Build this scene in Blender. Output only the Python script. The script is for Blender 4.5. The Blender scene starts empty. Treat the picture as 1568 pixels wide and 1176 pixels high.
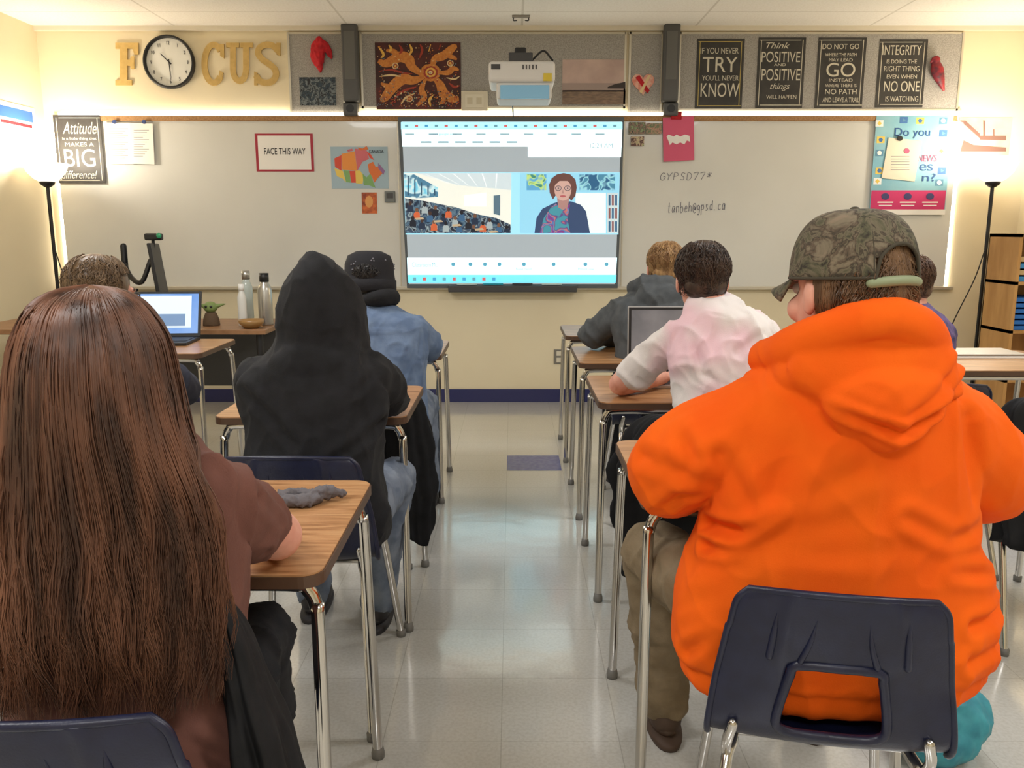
import bpy, bmesh, math, random
import numpy as np
from mathutils import Vector, Matrix
random.seed(3); rng=np.random.RandomState(5)
sc=bpy.context.scene
sc.view_settings.view_transform='Standard'
sin,cos,pi=math.sin,math.cos,math.pi
H=1.30; D=6.21; CEIL=2.70; XL=-3.36; XR=3.72; YB=-2.2
FP=1270.0; PIT=math.radians(10.6)
# ---------- survey helpers (pixel measurements -> metric positions on a real plane) ----------
def U(u,v,Y=D):
    a=u-784; b=588-v
    dy=FP*cos(PIT)+b*sin(PIT); dz=-FP*sin(PIT)+b*cos(PIT)
    return (a/dy*Y, Y, H+dz/dy*Y)
# ---------- materials ----------
def lin(c):
    c=c/255.0
    return c/12.92 if c<=.04045 else ((c+.055)/1.055)**2.4
def C(r,g,b): return (lin(r),lin(g),lin(b),1)
_m={}
def M(name,col,rough=.5,metal=0,col2=None,scale=8,detail=4,bump=0,bscale=60,stretch=(1,1,1),coat=0,emit=0,spec=.5,sheen=0,dist=0,lo=.35,hi=.65,bdist=.002):
    if name in _m: return _m[name]
    m=bpy.data.materials.new(name); m.use_nodes=True; nt=m.node_tree; n=nt.nodes; L=nt.links
    b=n['Principled BSDF']; b.inputs['Base Color'].default_value=col
    b.inputs['Roughness'].default_value=rough; b.inputs['Metallic'].default_value=metal
    b.inputs['Coat Weight'].default_value=coat; b.inputs['Specular IOR Level'].default_value=spec
    b.inputs['Sheen Weight'].default_value=sheen
    tc=n.new('ShaderNodeTexCoord'); mp=n.new('ShaderNodeMapping'); mp.inputs['Scale'].default_value=stretch
    L.new(tc.outputs['Object'],mp.inputs['Vector'])
    if col2 is not None:
        t=n.new('ShaderNodeTexNoise'); t.inputs['Scale'].default_value=scale; t.inputs['Detail'].default_value=detail; t.inputs['Distortion'].default_value=dist
        L.new(mp.outputs[0],t.inputs['Vector'])
        r=n.new('ShaderNodeValToRGB'); r.color_ramp.elements[0].position=lo; r.color_ramp.elements[1].position=hi
        r.color_ramp.elements[0].color=col; r.color_ramp.elements[1].color=col2
        L.new(t.outputs['Fac'],r.inputs[0]); L.new(r.outputs[0],b.inputs['Base Color'])
        if emit: L.new(r.outputs[0],b.inputs['Emission Color'])
    if emit:
        b.inputs['Emission Strength'].default_value=emit
        if col2 is None: b.inputs['Emission Color'].default_value=col
    if bump:
        t=n.new('ShaderNodeTexNoise'); t.inputs['Scale'].default_value=bscale; t.inputs['Detail'].default_value=3
        L.new(mp.outputs[0],t.inputs['Vector'])
        bp=n.new('ShaderNodeBump'); bp.inputs['Strength'].default_value=bump; bp.inputs['Distance'].default_value=bdist
        L.new(t.outputs['Fac'],bp.inputs['Height']); L.new(bp.outputs[0],b.inputs['Normal'])
    _m[name]=m; return m
# ---------- object helpers ----------
def link(o):
    sc.collection.objects.link(o); return o
def root(name,loc=(0,0,0),rz=0):
    e=bpy.data.objects.new(name,None); e.empty_display_size=.1; e.location=loc; e.rotation_euler=(0,0,rz); return link(e)
def par(o,p):
    if p is not None:
        o.parent=p; o.matrix_parent_inverse=p.matrix_basis.inverted()
    return o
def mk(name,v,f,mat=None,parent=None,smooth=True):
    me=bpy.data.meshes.new(name); me.from_pydata([tuple(map(float,p)) for p in v],[],[tuple(map(int,q)) for q in f]); me.update()
    if smooth: me.polygons.foreach_set('use_smooth',[True]*len(me.polygons))
    if mat: me.materials.append(mat)
    o=bpy.data.objects.new(name,me); link(o); return par(o,parent)
def realize(o):
    dg=bpy.context.evaluated_depsgraph_get(); dg.update()
    me=bpy.data.meshes.new_from_object(o.evaluated_get(dg))
    return me
def fixnormals(o):
    bm=bmesh.new(); bm.from_mesh(o.data); bmesh.ops.recalc_face_normals(bm,faces=bm.faces); bm.to_mesh(o.data); bm.free()
def box(name,lo,hi,mat,parent=None,bev=0,seg=2):
    x0,y0,z0=lo;x1,y1,z1=hi
    v=[(x0,y0,z0),(x1,y0,z0),(x1,y1,z0),(x0,y1,z0),(x0,y0,z1),(x1,y0,z1),(x1,y1,z1),(x0,y1,z1)]
    f=[(0,3,2,1),(4,5,6,7),(0,1,5,4),(1,2,6,5),(2,3,7,6),(3,0,4,7)]
    o=mk(name,v,f,mat,parent,False)
    if bev:
        bm=bmesh.new(); bm.from_mesh(o.data); bmesh.ops.bevel(bm,geom=bm.edges[:],offset=bev,segments=seg,affect='EDGES',profile=.5); bm.to_mesh(o.data); bm.free()
    return o
def cr(P,sub):
    P=np.array(P,float)
    if len(P)<3 or sub<=1: return P
    Q=np.vstack([2*P[0]-P[1],P,2*P[-1]-P[-2]]); out=[]
    for i in range(1,len(Q)-2):
        for k in range(sub):
            t=k/sub; a,b,c,d=Q[i-1],Q[i],Q[i+1],Q[i+2]
            out.append(.5*((2*b)+(-a+c)*t+(2*a-5*b+4*c-d)*t*t+(-a+3*b-3*c+d)*t**3))
    out.append(P[-1]); return np.array(out)
def tube(pts,r,n=14,sub=5,flat=1.0,fdir=None,capround=True):
    pts=np.array(pts,float)
    if np.isscalar(r): r=[r]*len(pts)
    A=cr(np.hstack([pts,np.array(r,float)[:,None]]),sub); P=A[:,:3]; R=np.abs(A[:,3])
    T=np.gradient(P,axis=0); T/=np.linalg.norm(T,axis=1)[:,None]+1e-9
    if capround:
        p0=[P[0]-T[0]*R[0]*s for s in (.95,.7,.35)]; r0=[R[0]*q for q in (.3,.7,.93)]
        p1=[P[-1]+T[-1]*R[-1]*s for s in (.35,.7,.95)]; r1=[R[-1]*q for q in (.93,.7,.3)]
        P=np.vstack([p0,P,p1]); R=np.concatenate([r0,R,r1]); T=np.vstack([[T[0]]*3,T,[T[-1]]*3])
    ref=np.array(fdir if fdir is not None else ((0,0,1) if abs(T[0][2])<.9 else (0,1,0)),float)
    N=ref-T[0]*ref.dot(T[0]); N/=np.linalg.norm(N)+1e-9
    v=[];f=[]
    for i in range(len(P)):
        N=N-T[i]*N.dot(T[i]); N/=np.linalg.norm(N)+1e-9; B=np.cross(T[i],N)
        for k in range(n):
            a=2*pi*k/n; v.append(P[i]+R[i]*(N*cos(a)*flat+B*sin(a)))
    for i in range(len(P)-1):
        for k in range(n):
            k2=(k+1)%n; f.append((i*n+k,i*n+k2,(i+1)*n+k2,(i+1)*n+k))
    f.append(tuple(range(n-1,-1,-1))); m=(len(P)-1)*n; f.append(tuple(range(m,m+n)))
    return v,f
def ell(c,r,rot=None,nu=22,nv=14):
    v=[];f=[]
    Rm=np.array(Matrix.Rotation(rot[0],3,rot[1])) if rot else np.eye(3)
    for j in range(1,nv):
        ph=pi*j/nv
        for i in range(nu):
            th=2*pi*i/nu
            v.append(np.array(c)+Rm@np.array((r[0]*sin(ph)*cos(th),r[1]*sin(ph)*sin(th),r[2]*cos(ph))))
    t=len(v); v.append(np.array(c)+Rm@np.array((0,0,r[2]))); v.append(np.array(c)+Rm@np.array((0,0,-r[2])))
    for j in range(nv-2):
        for i in range(nu):
            i2=(i+1)%nu; f.append((j*nu+i,(j+1)*nu+i,(j+1)*nu+i2,j*nu+i2))
    for i in range(nu):
        i2=(i+1)%nu; f.append((t,i,i2)); f.append((t+1,(nv-2)*nu+i2,(nv-2)*nu+i))
    return v,f
def loft(rows,n=36,sub=4,e=2.3):
    A=cr(rows,sub); v=[];f=[]
    for z,cx,cy,a,b in A:
        for k in range(n):
            t=2*pi*k/n; c,s=cos(t),sin(t)
            v.append((cx+a*math.copysign(abs(c)**(2/e),c),cy+b*math.copysign(abs(s)**(2/e),s),z))
    m=len(A)
    for i in range(m-1):
        for k in range(n):
            k2=(k+1)%n; f.append((i*n+k,i*n+k2,(i+1)*n+k2,(i+1)*n+k))
    f.append(tuple(range(n-1,-1,-1))); f.append(tuple(range((m-1)*n,m*n)))
    return v,f
def comb(parts):
    V=[];F=[]
    for v,f in parts:
        o=len(V); V+=list(v); F+=[tuple(i+o for i in q) for q in f]
    return V,F
def join(name,parts,mat,parent=None,smooth=True):
    v,f=comb(parts); return mk(name,v,f,mat,parent,smooth)
def blob(name,parts,mat,parent,voxel=.008,smooth=6,post=None):
    o=join(name,parts,None,None); 
    m=o.modifiers.new('r','REMESH'); m.mode='VOXEL'; m.voxel_size=voxel; m.use_smooth_shade=True
    if smooth:
        s=o.modifiers.new('s','SMOOTH'); s.factor=.5; s.iterations=smooth
    me=realize(o); bpy.data.objects.remove(o)
    n=len(me.vertices); co=np.empty(n*3); me.vertices.foreach_get('co',co); co=co.reshape(-1,3)
    if post is not None:
        no=np.empty(n*3); me.vertices.foreach_get('normal',no); no=no.reshape(-1,3)
        co=post(co,no); me.vertices.foreach_set('co',co.ravel()); me.update()
    me.polygons.foreach_set('use_smooth',[True]*len(me.polygons))
    me.materials.clear()
    if mat: me.materials.append(mat)
    me.name=name
    o=bpy.data.objects.new(name,me); link(o); return par(o,parent)
def wr(co,freq,seed,st=(1,1,1),n=5):
    r=np.random.RandomState(seed); p=co*np.array(st)*freq; s=np.zeros(len(co))
    for i in range(n):
        k=r.normal(size=3); k/=np.linalg.norm(k); k2=r.normal(size=3)
        s+=np.sin(p@k*(1+.35*i)+r.rand()*6.28+1.6*np.sin(p@k2*.5+r.rand()*6))/(1+.25*i)
    return s/2.4
def segd(co,a,b):
    a=np.array(a);b=np.array(b);ab=b-a
    t=np.clip((co-a)@ab/(ab@ab),0,1); return np.linalg.norm(co-(a+t[:,None]*ab),axis=1),t
def folds(creases,amp=.003,freq=28,seed=1,st=(1,1,.6),amp2=.0012,box=None):
    def fn(co,no):
        d=amp*wr(co,freq,seed,st)
        r=1-np.abs(wr(co,freq*.8,seed+7,st)); d+=amp*1.6*np.clip(r,0,1)**4
        r=1-np.abs(wr(co,freq*1.5,seed+17,st)); d+=amp*.6*np.clip(r,0,1)**4
        d+=amp2*wr(co,freq*3,seed+3,st)
        for c in creases:
            pts,w,dep=c
            best=np.full(len(co),9.)
            for i in range(len(pts)-1):
                q,t=segd(co,pts[i],pts[i+1]); best=np.minimum(best,q)
            d-=dep*np.exp(-(best/w)**2)
            d+=dep*.45*np.exp(-((best-2.2*w)/(w*1.1))**2)
        return co+no*d[:,None]
    return fn
def strands(name,lines,r,mat,parent,taper=True):
    V=[];F=[]
    for P in lines:
        P=np.array(P); n=len(P); T=np.gradient(P,axis=0); T/=np.linalg.norm(T,axis=1)[:,None]+1e-9
        ref=np.array((.3,.5,.8)); N=np.cross(T,ref); N/=np.linalg.norm(N,axis=1)[:,None]+1e-9; B=np.cross(T,N)
        o=len(V)
        rr=r*random.uniform(.7,1.3)
        for i in range(n):
            q=rr*(1-(i/(n-1))**3*.85 if taper else 1)
            for k in range(3):
                a=2.094*k; V.append(P[i]+q*(N[i]*cos(a)+B[i]*sin(a)))
        for i in range(n-1):
            for k in range(3):
                k2=(k+1)%3; F.append((o+i*3+k,o+i*3+k2,o+i*3+3+k2,o+i*3+3+k))
    return mk(name,V,F,mat,parent)
def lathe(prof,c,n=32):
    v=[];f=[]
    for r,z in prof:
        for k in range(n):
            a=2*pi*k/n; v.append((c[0]+r*cos(a),c[1]+r*sin(a),c[2]+z))
    for i in range(len(prof)-1):
        for k in range(n):
            k2=(k+1)%n; f.append((i*n+k,i*n+k2,(i+1)*n+k2,(i+1)*n+k))
    return v,f
def textmesh(s,offset=0,shear=0):
    c=bpy.data.curves.new('t','FONT'); c.body=s; c.align_x='CENTER'; c.extrude=.01; c.space_line=.9; c.offset=offset; c.shear=shear
    o=bpy.data.objects.new('t',c); link(o); me=realize(o); bpy.data.objects.remove(o)
    n=len(me.vertices); co=np.empty(n*3); me.vertices.foreach_get('co',co); return me,co.reshape(-1,3)
def ftext(name,s,u0,v0,u1,v1,mat,parent,off,Y=D,ang=0,th=.001,offset=0,shear=0):
    me,co=textmesh(s,offset,shear)
    x0,_,z1=U((u0+u1)/2,v0,Y); z0=U((u0+u1)/2,v1,Y)[2]; vm=(v0+v1)/2; x0=U(u0,vm,Y)[0]; x1=U(u1,vm,Y)[0]
    mn=co.min(0); mx=co.max(0)
    X=(co[:,0]-mn[0])/(mx[0]-mn[0])-.5; Z=(co[:,1]-mn[1])/(mx[1]-mn[1]+1e-9)-.5
    X*=x1-x0; Z*=z1-z0
    X2=X*cos(ang)-Z*sin(ang)+(x0+x1)/2; Z2=X*sin(ang)+Z*cos(ang)+(z0+z1)/2
    th2=(co[:,2]-mn[2])/(mx[2]-mn[2]+1e-9)*th
    me.vertices.foreach_set('co',np.stack([X2,Y-off-th2,Z2],1).ravel()); me.update(); me.materials.clear(); me.materials.append(mat)
    o=bpy.data.objects.new(name,me); link(o); return par(o,parent)
def rect(name,u0,v0,u1,v1,mat,parent,off=.002,th=.002,Y=D,bev=0,ang=0):
    vm=(v0+v1)/2; um=(u0+u1)/2
    x0=U(u0,vm,Y)[0];x1=U(u1,vm,Y)[0];z1=U(um,v0,Y)[2];z0=U(um,v1,Y)[2]
    o=box(name,(x0,Y-off-th,z0),(x1,Y-off,z1),mat,parent,bev)
    if ang:
        c=Vector(((x0+x1)/2,Y,(z0+z1)/2)); o.data.transform(Matrix.Translation(c)@Matrix.Rotation(ang,4,'Y')@Matrix.Translation(-c))
    return o
def poly(name,pts,mat,parent,off=.004,th=.0015,Y=D):
    P=[U(u,v,Y) for u,v in pts]; n=len(P)
    v=[(p[0],Y-off,p[2]) for p in P]+[(p[0],Y-off-th,p[2]) for p in P]
    f=[tuple(range(n)),tuple(range(2*n-1,n-1,-1))]+[(i,(i+1)%n,n+(i+1)%n,n+i) for i in range(n)]
    o=mk(name,v,f,mat,parent,False); fixnormals(o); return o
def disc(cu,cv,ru,rv,n=20,a0=0,wob=0,seed=0):
    r=random.Random(seed)
    return [(cu+ru*cos(2*pi*k/n)*(1+wob*r.uniform(-1,1)),cv+rv*sin(2*pi*k/n)*(1+wob*r.uniform(-1,1))) for k in range(n)]
def wroot(name,u,v,Y=D): return root(name,U(u,v,Y))

# ================= camera =================
cam=bpy.data.cameras.new('camera'); cam.lens=36*FP/1568; cam.sensor_width=36; cam.clip_start=.02
co_=link(bpy.data.objects.new('camera',cam)); co_.location=(0,0,H); co_.rotation_euler=(pi/2-PIT,0,0); sc.camera=co_

# ================= room =================
def gridmat(name,c1,c2,cm,bw,bh,mort,ox,oy,rough,spk=60,coat=0,bump=.03,dark=.8):
    m=bpy.data.materials.new(name); m.use_nodes=True; n=m.node_tree.nodes; L=m.node_tree.links; b=n['Principled BSDF']
    tc=n.new('ShaderNodeTexCoord'); mp=n.new('ShaderNodeMapping'); mp.inputs['Location'].default_value=(ox,oy,0); L.new(tc.outputs['Object'],mp.inputs[0])
    br=n.new('ShaderNodeTexBrick'); br.offset=0; br.squash=1; br.inputs['Scale'].default_value=1
    br.inputs['Brick Width'].default_value=bw; br.inputs['Row Height'].default_value=bh; br.inputs['Mortar Size'].default_value=mort; br.inputs['Mortar Smooth'].default_value=.1
    br.inputs['Color1'].default_value=c1; br.inputs['Color2'].default_value=c2; br.inputs['Mortar'].default_value=cm
    L.new(mp.outputs[0],br.inputs['Vector'])
    no=n.new('ShaderNodeTexNoise'); no.inputs['Scale'].default_value=spk; no.inputs['Detail'].default_value=6; L.new(tc.outputs['Object'],no.inputs['Vector'])
    rp=n.new('ShaderNodeValToRGB'); rp.color_ramp.elements[0].position=.35; rp.color_ramp.elements[1].position=.6; rp.color_ramp.elements[0].color=(dark,dark*.99,dark*.97,1); rp.color_ramp.elements[1].color=(1,1,1,1)
    L.new(no.outputs['Fac'],rp.inputs[0])
    mx=n.new('ShaderNodeMix'); mx.data_type='RGBA'; mx.blend_type='MULTIPLY'; mx.inputs['Factor'].default_value=1
    L.new(br.outputs['Color'],mx.inputs[6]); L.new(rp.outputs[0],mx.inputs[7]); L.new(mx.outputs[2],b.inputs['Base Color'])
    b.inputs['Roughness'].default_value=rough; b.inputs['Coat Weight'].default_value=coat; b.inputs['Coat Roughness'].default_value=.12; b.inputs['Coat IOR'].default_value=1.85
    n2=n.new('ShaderNodeTexNoise'); n2.inputs['Scale'].default_value=7 if coat else 90; n2.inputs['Detail'].default_value=4; L.new(tc.outputs['Object'],n2.inputs['Vector'])
    bp=n.new('ShaderNodeBump'); bp.inputs['Strength'].default_value=bump; bp.inputs['Distance'].default_value=.01; L.new(n2.outputs['Fac'],bp.inputs['Height']); L.new(bp.outputs[0],b.inputs['Normal'])
    if coat: L.new(bp.outputs[0],b.inputs['Coat Normal'])
    return m
m_floor=gridmat('vinyl_tile',C(208,207,202),C(203,202,197),C(178,176,169),.305,.305,.0013,.028,-4.375+.305*20,.28,110,1.0,.10,.88)
m_ceil=gridmat('ceiling_tile',C(240,237,230),C(238,235,228),C(214,210,200),1.22,.61,.008,-.07,.3,.9,70,0,.3,.94)
m_wall=M('wall_paint',C(232,220,190),.7,col2=C(227,214,183),scale=1.5,bump=.15,bscale=180)
box('floor',(XL-.1,YB-.1,-.1),(XR+.1,D+.1,0),m_floor)
box('ceiling',(XL-.1,YB-.1,CEIL),(XR+.1,D+.1,CEIL+.1),m_ceil)
box('wall_front',(XL-.1,D,0),(XR+.1,D+.1,CEIL),m_wall)
box('wall_left',(XL-.1,YB,0),(XL,D,CEIL),m_wall)
box('wall_right',(XR,YB,0),(XR+.1,D,CEIL),m_wall)
box('wall_back',(XL-.1,YB-.1,0),(XR+.1,YB,CEIL),m_wall)
m_base=M('navy_rubber',C(38,42,92),.4)
box('baseboard_front',(XL,D-.012,0),(XR,D,.1),m_base,bev=.003)
box('baseboard_left',(XL,YB,0),(XL+.012,D-.013,.1),m_base,bev=.003)
box('baseboard_right',(XR-.012,YB,0),(XR,D-.013,.1),m_base,bev=.003)
m_ctrim=M('ceiling_trim',C(225,218,200),.5)
box('trim_1',(XL,D-.03,CEIL-.03),(XR,D,CEIL),m_ctrim)
m_bt=M('blue_vinyl',C(62,76,150),.25,col2=C(84,98,166),scale=40,coat=.3)
box('blue_floor_tile',(-.028,4.377,0),(.272,4.678,.0015),m_bt)

black=M('black_paint',C(18,18,20),.45); white=M('white_plastic',C(235,235,232),.4); dgrey=M('dark_grey_plastic',C(66,66,68),.5)
chrome=M('chrome',C(200,198,195),.14,1,bump=.02,bscale=20); paper=M('paper_white',C(242,240,236),.8,bump=.1)
ink=M('ink',C(30,30,34),.7)
# bulletin boards
m_fab=M('grey_fabric',C(176,173,168),.95,col2=C(146,143,138),scale=160,detail=2,bump=.5,bscale=400); m_alu=M('aluminium_trim',C(200,194,178),.4,.5)
for i,(a,b,c,d) in enumerate([(443,50,528,176),(553,50,958,166),(962,50,1014,176),(1038,50,1470,170)]):
    r=wroot('bulletin_board',(a+b)/2,110)
    rect('fabric_panel',a+1,b+1,c-1,d-1,m_fab,r,0,.015)
    for q in [(a,b,c,b+3),(a,d-3,c,d),(a,b,a+3,d),(c-3,b,c,d)]: rect('frame_edge',*q,m_alu,r,0,.02)
# whiteboard
r=wroot('whiteboard',780,310)
m_wb=M('whiteboard_enamel',C(222,222,217),.16,col2=C(217,217,212),scale=2,coat=.3)
rect('writing_surface',97,186,1455,439,m_wb,r,.0,.02)
m_cork=M('cork_rail',C(176,138,95),.8,col2=C(150,110,72),scale=80)
rect('map_rail',92,178,1462,186,m_cork,r,0,.035,bev=.003)
rect('tray_rail',97,438,1455,443,m_alu,r,0,.05,bev=.004)
for q in [(611,186,613,438),(952,186,954,438),(1332,186,1334,438)]: rect('panel_joint',*q,m_alu,r,.02,.003)
# LED strips
def emis(name,col,st):
    m=bpy.data.materials.new(name); m.use_nodes=True; nt=m.node_tree; nt.nodes.clear(); e=nt.nodes.new('ShaderNodeEmission'); o=nt.nodes.new('ShaderNodeOutputMaterial'); e.inputs[0].default_value=col; e.inputs[1].default_value=st; nt.links.new(e.outputs[0],o.inputs[0]); return m
m_led=emis('led_warm',C(255,240,212),9)
for nm,q,t in (('top',(92,173,1462,177),.028),('left',(92,188,96,440),.012),('right',(1456,188,1461,440),.012)):
    r=wroot('led_strip_light',(q[0]+q[2])/2,(q[1]+q[3])/2,D-.01); rect('strip_'+nm,*q,m_led,r,.002,t)
# speakers
spk=M('speaker_grey',C(80,80,80),.5)
for u in (539,1025):
    r=wroot('column_speaker',u,100)
    rect('cabinet',u-12,40,u+12,158,spk,r,0,.09,bev=.012)
    rect('grille',u-8,52,u+8,125,M('speaker_grille',C(104,104,102),.8,bump=.8,bscale=500),r,.09,.004)
    rect('lower_cabinet',u-11,159,u+11,179,spk,r,0,.07,bev=.01)
    poly('tweeter',disc(u,168,6,6),black,r,.072)
# FOCUS letters
m_let=M('gold_letter',C(208,176,108),.6,col2=C(194,162,94),scale=30,emit=0)
def thick(pts,w,const=False,sub=6):
    P=cr(np.array(pts,float),sub); T=np.gradient(P,axis=0); T/=np.linalg.norm(T,axis=1)[:,None]; N=np.stack([-T[:,1],T[:,0]],1)
    s=np.linspace(0,pi,len(P)); ww=(w*(.35+.65*np.sin(s)))[:,None]/2
    if const: ww=np.full((len(P),1),w/2)
    return [tuple(p) for p in P+N*ww]+[tuple(p) for p in (P-N*ww)[::-1]]
r=wroot('wall_letter_f',195,98)
poly('letter',[(178,66),(213,66),(213,84),(207,84),(204,75),(196,75),(196,92),(200,92),(202,87),(207,87),(207,106),(202,106),(200,101),(196,101),(196,123),(203,123),(203,131),(178,131),(178,123),(185,123),(185,75),(178,75)],m_let,r,.002,.012)
r=wroot('wall_letter_c',326,98)
ca=[(327+18*cos(a)*.78+ (1),98-29*sin(a)) for a in np.linspace(.75,2*pi-.75,15)]
poly('letter',thick(ca,9,True,3),m_let,r,.002,.012); poly('tip',[(338,68),(344,68),(344,90),(338,86)],m_let,r,.0022,.0122); poly('tip_2',[(337,108),(343,112),(341,122),(336,116)],m_let,r,.0022,.0122)
r=wroot('wall_letter_u',367,98)
o1=[(367.5-14.5*cos(pi*k/10),106+23*sin(pi*k/10)) for k in range(11)]; i1=[(367.5+5.5*cos(pi*k/10),106+13*sin(pi*k/10)) for k in range(11)]
poly('letter',[(347,66),(367,66),(367,73),(362,73)]+i1[::-1]+[(373,73),(369,73),(369,66),(388,66),(388,73),(382,73)]+o1[::-1]+[(353,73),(347,73)],m_let,r,.002,.012)
r=wroot('wall_letter_s',410,98)
sp=[(426,78),(419,71),(409,69),(399,73),(396,82),(402,91),(412,98),(421,106),(423,116),(417,125),(407,127),(398,124),(393,116)]
poly('letter',thick(sp,9.5,True,4),m_let,r,.002,.012); poly('tip',[(424,66),(430,66),(430,86),(424,84)],m_let,r,.0022,.0122); poly('tip_2',[(390,110),(395,112),(395,131),(390,131)],m_let,r,.0022,.0122)
# clock
c=U(261,96); r=root('wall_clock',c)
def wl(prof):
    v,f=lathe([(a,b) for a,b in prof],(0,0,0),48); return [(c[0]+p[0],D-p[2],c[2]+p[1]) for p in v],f
o=join('rim',[wl([(.178,0),(.182,.02),(.182,.035),(.176,.045),(.166,.045),(.162,.03),(.162,.01)])],black,r); fixnormals(o)
o=join('dial',[wl([(.163,.018),(.0001,.018)])],M('clock_face',C(228,228,222),.5),r); fixnormals(o)
for h in range(1,13):
    a=h*pi/6; me,co=textmesh(str(h)); s=.028
    cc=(co-(co.min(0)+co.max(0))/2)
    P=np.stack([c[0]+sin(a)*.13+cc[:,0]*s,np.full(len(co),D-.0195)-cc[:,2]*.05,c[2]+cos(a)*.13+cc[:,1]*s*1.2],1)
    me.vertices.foreach_set('co',P.ravel()); me.materials.clear(); me.materials.append(ink); par(link(bpy.data.objects.new('numeral_%d'%h,me)),r)
def hand_(nm,a,l,w,off):
    dx,dz=sin(a),cos(a); px,pz=cos(a),-sin(a)
    v=[(c[0]+dx*-.02+px*w,D-off,c[2]-dz*.02+pz*w),(c[0]-dx*.02-px*w,D-off,c[2]-dz*.02-pz*w),(c[0]+dx*l-px*w*.5,D-off,c[2]+dz*l-pz*w*.5),(c[0]+dx*l+px*w*.5,D-off,c[2]+dz*l+pz*w*.5)]
    mk(nm,v,[(0,1,2,3)],ink,r,False)
hand_('hour_hand',10.5*pi/6,.08,.005,.024); hand_('minute_hand',5.93*pi/6,.12,.004,.026); hand_('second_hand',5.8*pi/6,.12,.0012,.028)
# dark posters
pk=M('poster_black',C(56,54,52),.6,col2=C(44,42,40),scale=12); cream=M('poster_cream',C(205,200,182),.6); gold=M('poster_gold',C(190,170,90),.6)
def poster(name,q,lines,border=cream):
    r=wroot(name,(q[0]+q[2])/2,(q[1]+q[3])/2); off=.016 if q[3]<175 else .037
    rect('sheet',*q,pk,r,off,.002)
    a,b,c_,d=q; i=4
    for e in [(a+i,b+i,c_-i,b+i+1),(a+i,d-i-1,c_-i,d-i),(a+i,b+i,a+i+1,d-i),(c_-i-1,b+i,c_-i,d-i)]: rect('border',*e,border,r,off+.002,.0004)
    for k,(s,u0,v0,u1,v1) in enumerate(lines): ftext('line_%d'%(k+1),s,u0,v0,u1,v1,cream,r,off+.0025,th=.0005,shear=.35 if s in('Attitude','Think','things','difference!') else 0)
    return r,off
poster('try_poster',(1065,60,1137,167),[('IF YOU NEVER',1072,74,1130,83),('TRY',1075,88,1128,111),("YOU'LL NEVER",1074,116,1130,124),('KNOW',1072,128,1131,149)],gold)
poster('positive_poster',(1158,58,1230,166),[('Think',1172,66,1208,75),('POSITIVE',1165,80,1224,96),('AND',1184,98,1202,102),('POSITIVE',1165,106,1224,124),('things',1178,128,1208,140),('WILL HAPPEN',1172,146,1218,152)])
poster('go_poster',(1249,58,1322,166),[('DO NOT GO',1258,68,1314,76),('WHERE THE PATH',1262,82,1310,87),('MAY LEAD',1268,90,1304,95),('GO',1264,97,1308,118),('INSTEAD',1268,121,1304,126),('WHERE THERE IS',1262,129,1310,134),('NO PATH',1262,137,1310,145),('AND LEAVE A TRAIL',1258,150,1314,157)])
poster('integrity_poster',(1342,61,1415,165),[('INTEGRITY',1350,70,1409,85),('IS DOING THE',1356,92,1402,98),('RIGHT THING',1352,102,1406,110),('EVEN WHEN',1356,115,1402,121),('NO ONE',1352,125,1406,141),('IS WATCHING',1354,148,1404,156)])
poster('attitude_poster',(90,177,161,281),[('Attitude',100,188,152,206),('is a little thing that',100,211,152,216),('MAKES A',104,219,148,225),('BIG',103,229,150,256),('difference!',99,262,153,274)])
# small pinned things
r=wroot('red_bandana',490,85); m_red=M('red_cloth',C(200,30,40),.8,col2=C(165,18,32),scale=30,bump=.3)
blob('cloth',[tube([U(488,57,D-.03),U(492,68,D-.04),U(486,86,D-.04),U(491,109,D-.03)],[.012,.03,.048,.010],flat=.5,fdir=(0,1,0)),tube([U(490,62,D-.035),U(500,74,D-.04),U(507,88,D-.03)],[.02,.026,.01],flat=.5,fdir=(0,1,0)),tube([U(489,60,D-.03),U(480,70,D-.03),U(478,88,D-.03)],[.015,.014,.005])],m_red,r,.005,1,folds([],.004,90,3,(1,1,.4)))
def mosaic(name,cols,scale,kind='voronoi',rough=.6,emit=0,detail=2,dist=1.0):
    m=bpy.data.materials.new(name); m.use_nodes=True; n=m.node_tree.nodes; L=m.node_tree.links; b=n['Principled BSDF']; b.inputs['Roughness'].default_value=rough
    tc=n.new('ShaderNodeTexCoord'); 
    if kind=='wave':
        t=n.new('ShaderNodeTexNoise'); t.inputs['Scale'].default_value=scale; t.inputs['Detail'].default_value=detail; t.inputs['Distortion'].default_value=dist
        out=t.outputs['Fac']
    else:
        t=n.new('ShaderNodeTexVoronoi'); t.inputs['Scale'].default_value=scale; out=None
    L.new(tc.outputs['Object'],t.inputs['Vector'])
    if out is None:
        s=n.new('ShaderNodeSeparateColor'); L.new(t.outputs['Color'],s.inputs[0]); out=s.outputs[0]
    rp=n.new('ShaderNodeValToRGB'); rp.color_ramp.interpolation='CONSTANT' if kind!='wave' else 'LINEAR'
    while len(rp.color_ramp.elements)<len(cols): rp.color_ramp.elements.new(.5)
    for i,cc in enumerate(cols):
        lo,hi=(.3,.7) if kind=='wave' else (0,1)
        rp.color_ramp.elements[i].position=lo+(hi-lo)*i/len(cols); rp.color_ramp.elements[i].color=cc
    L.new(out,rp.inputs[0]); L.new(rp.outputs[0],b.inputs['Base Color'])
    if emit: L.new(rp.outputs[0],b.inputs['Emission Color']); b.inputs['Emission Strength'].default_value=emit
    return m
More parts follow.
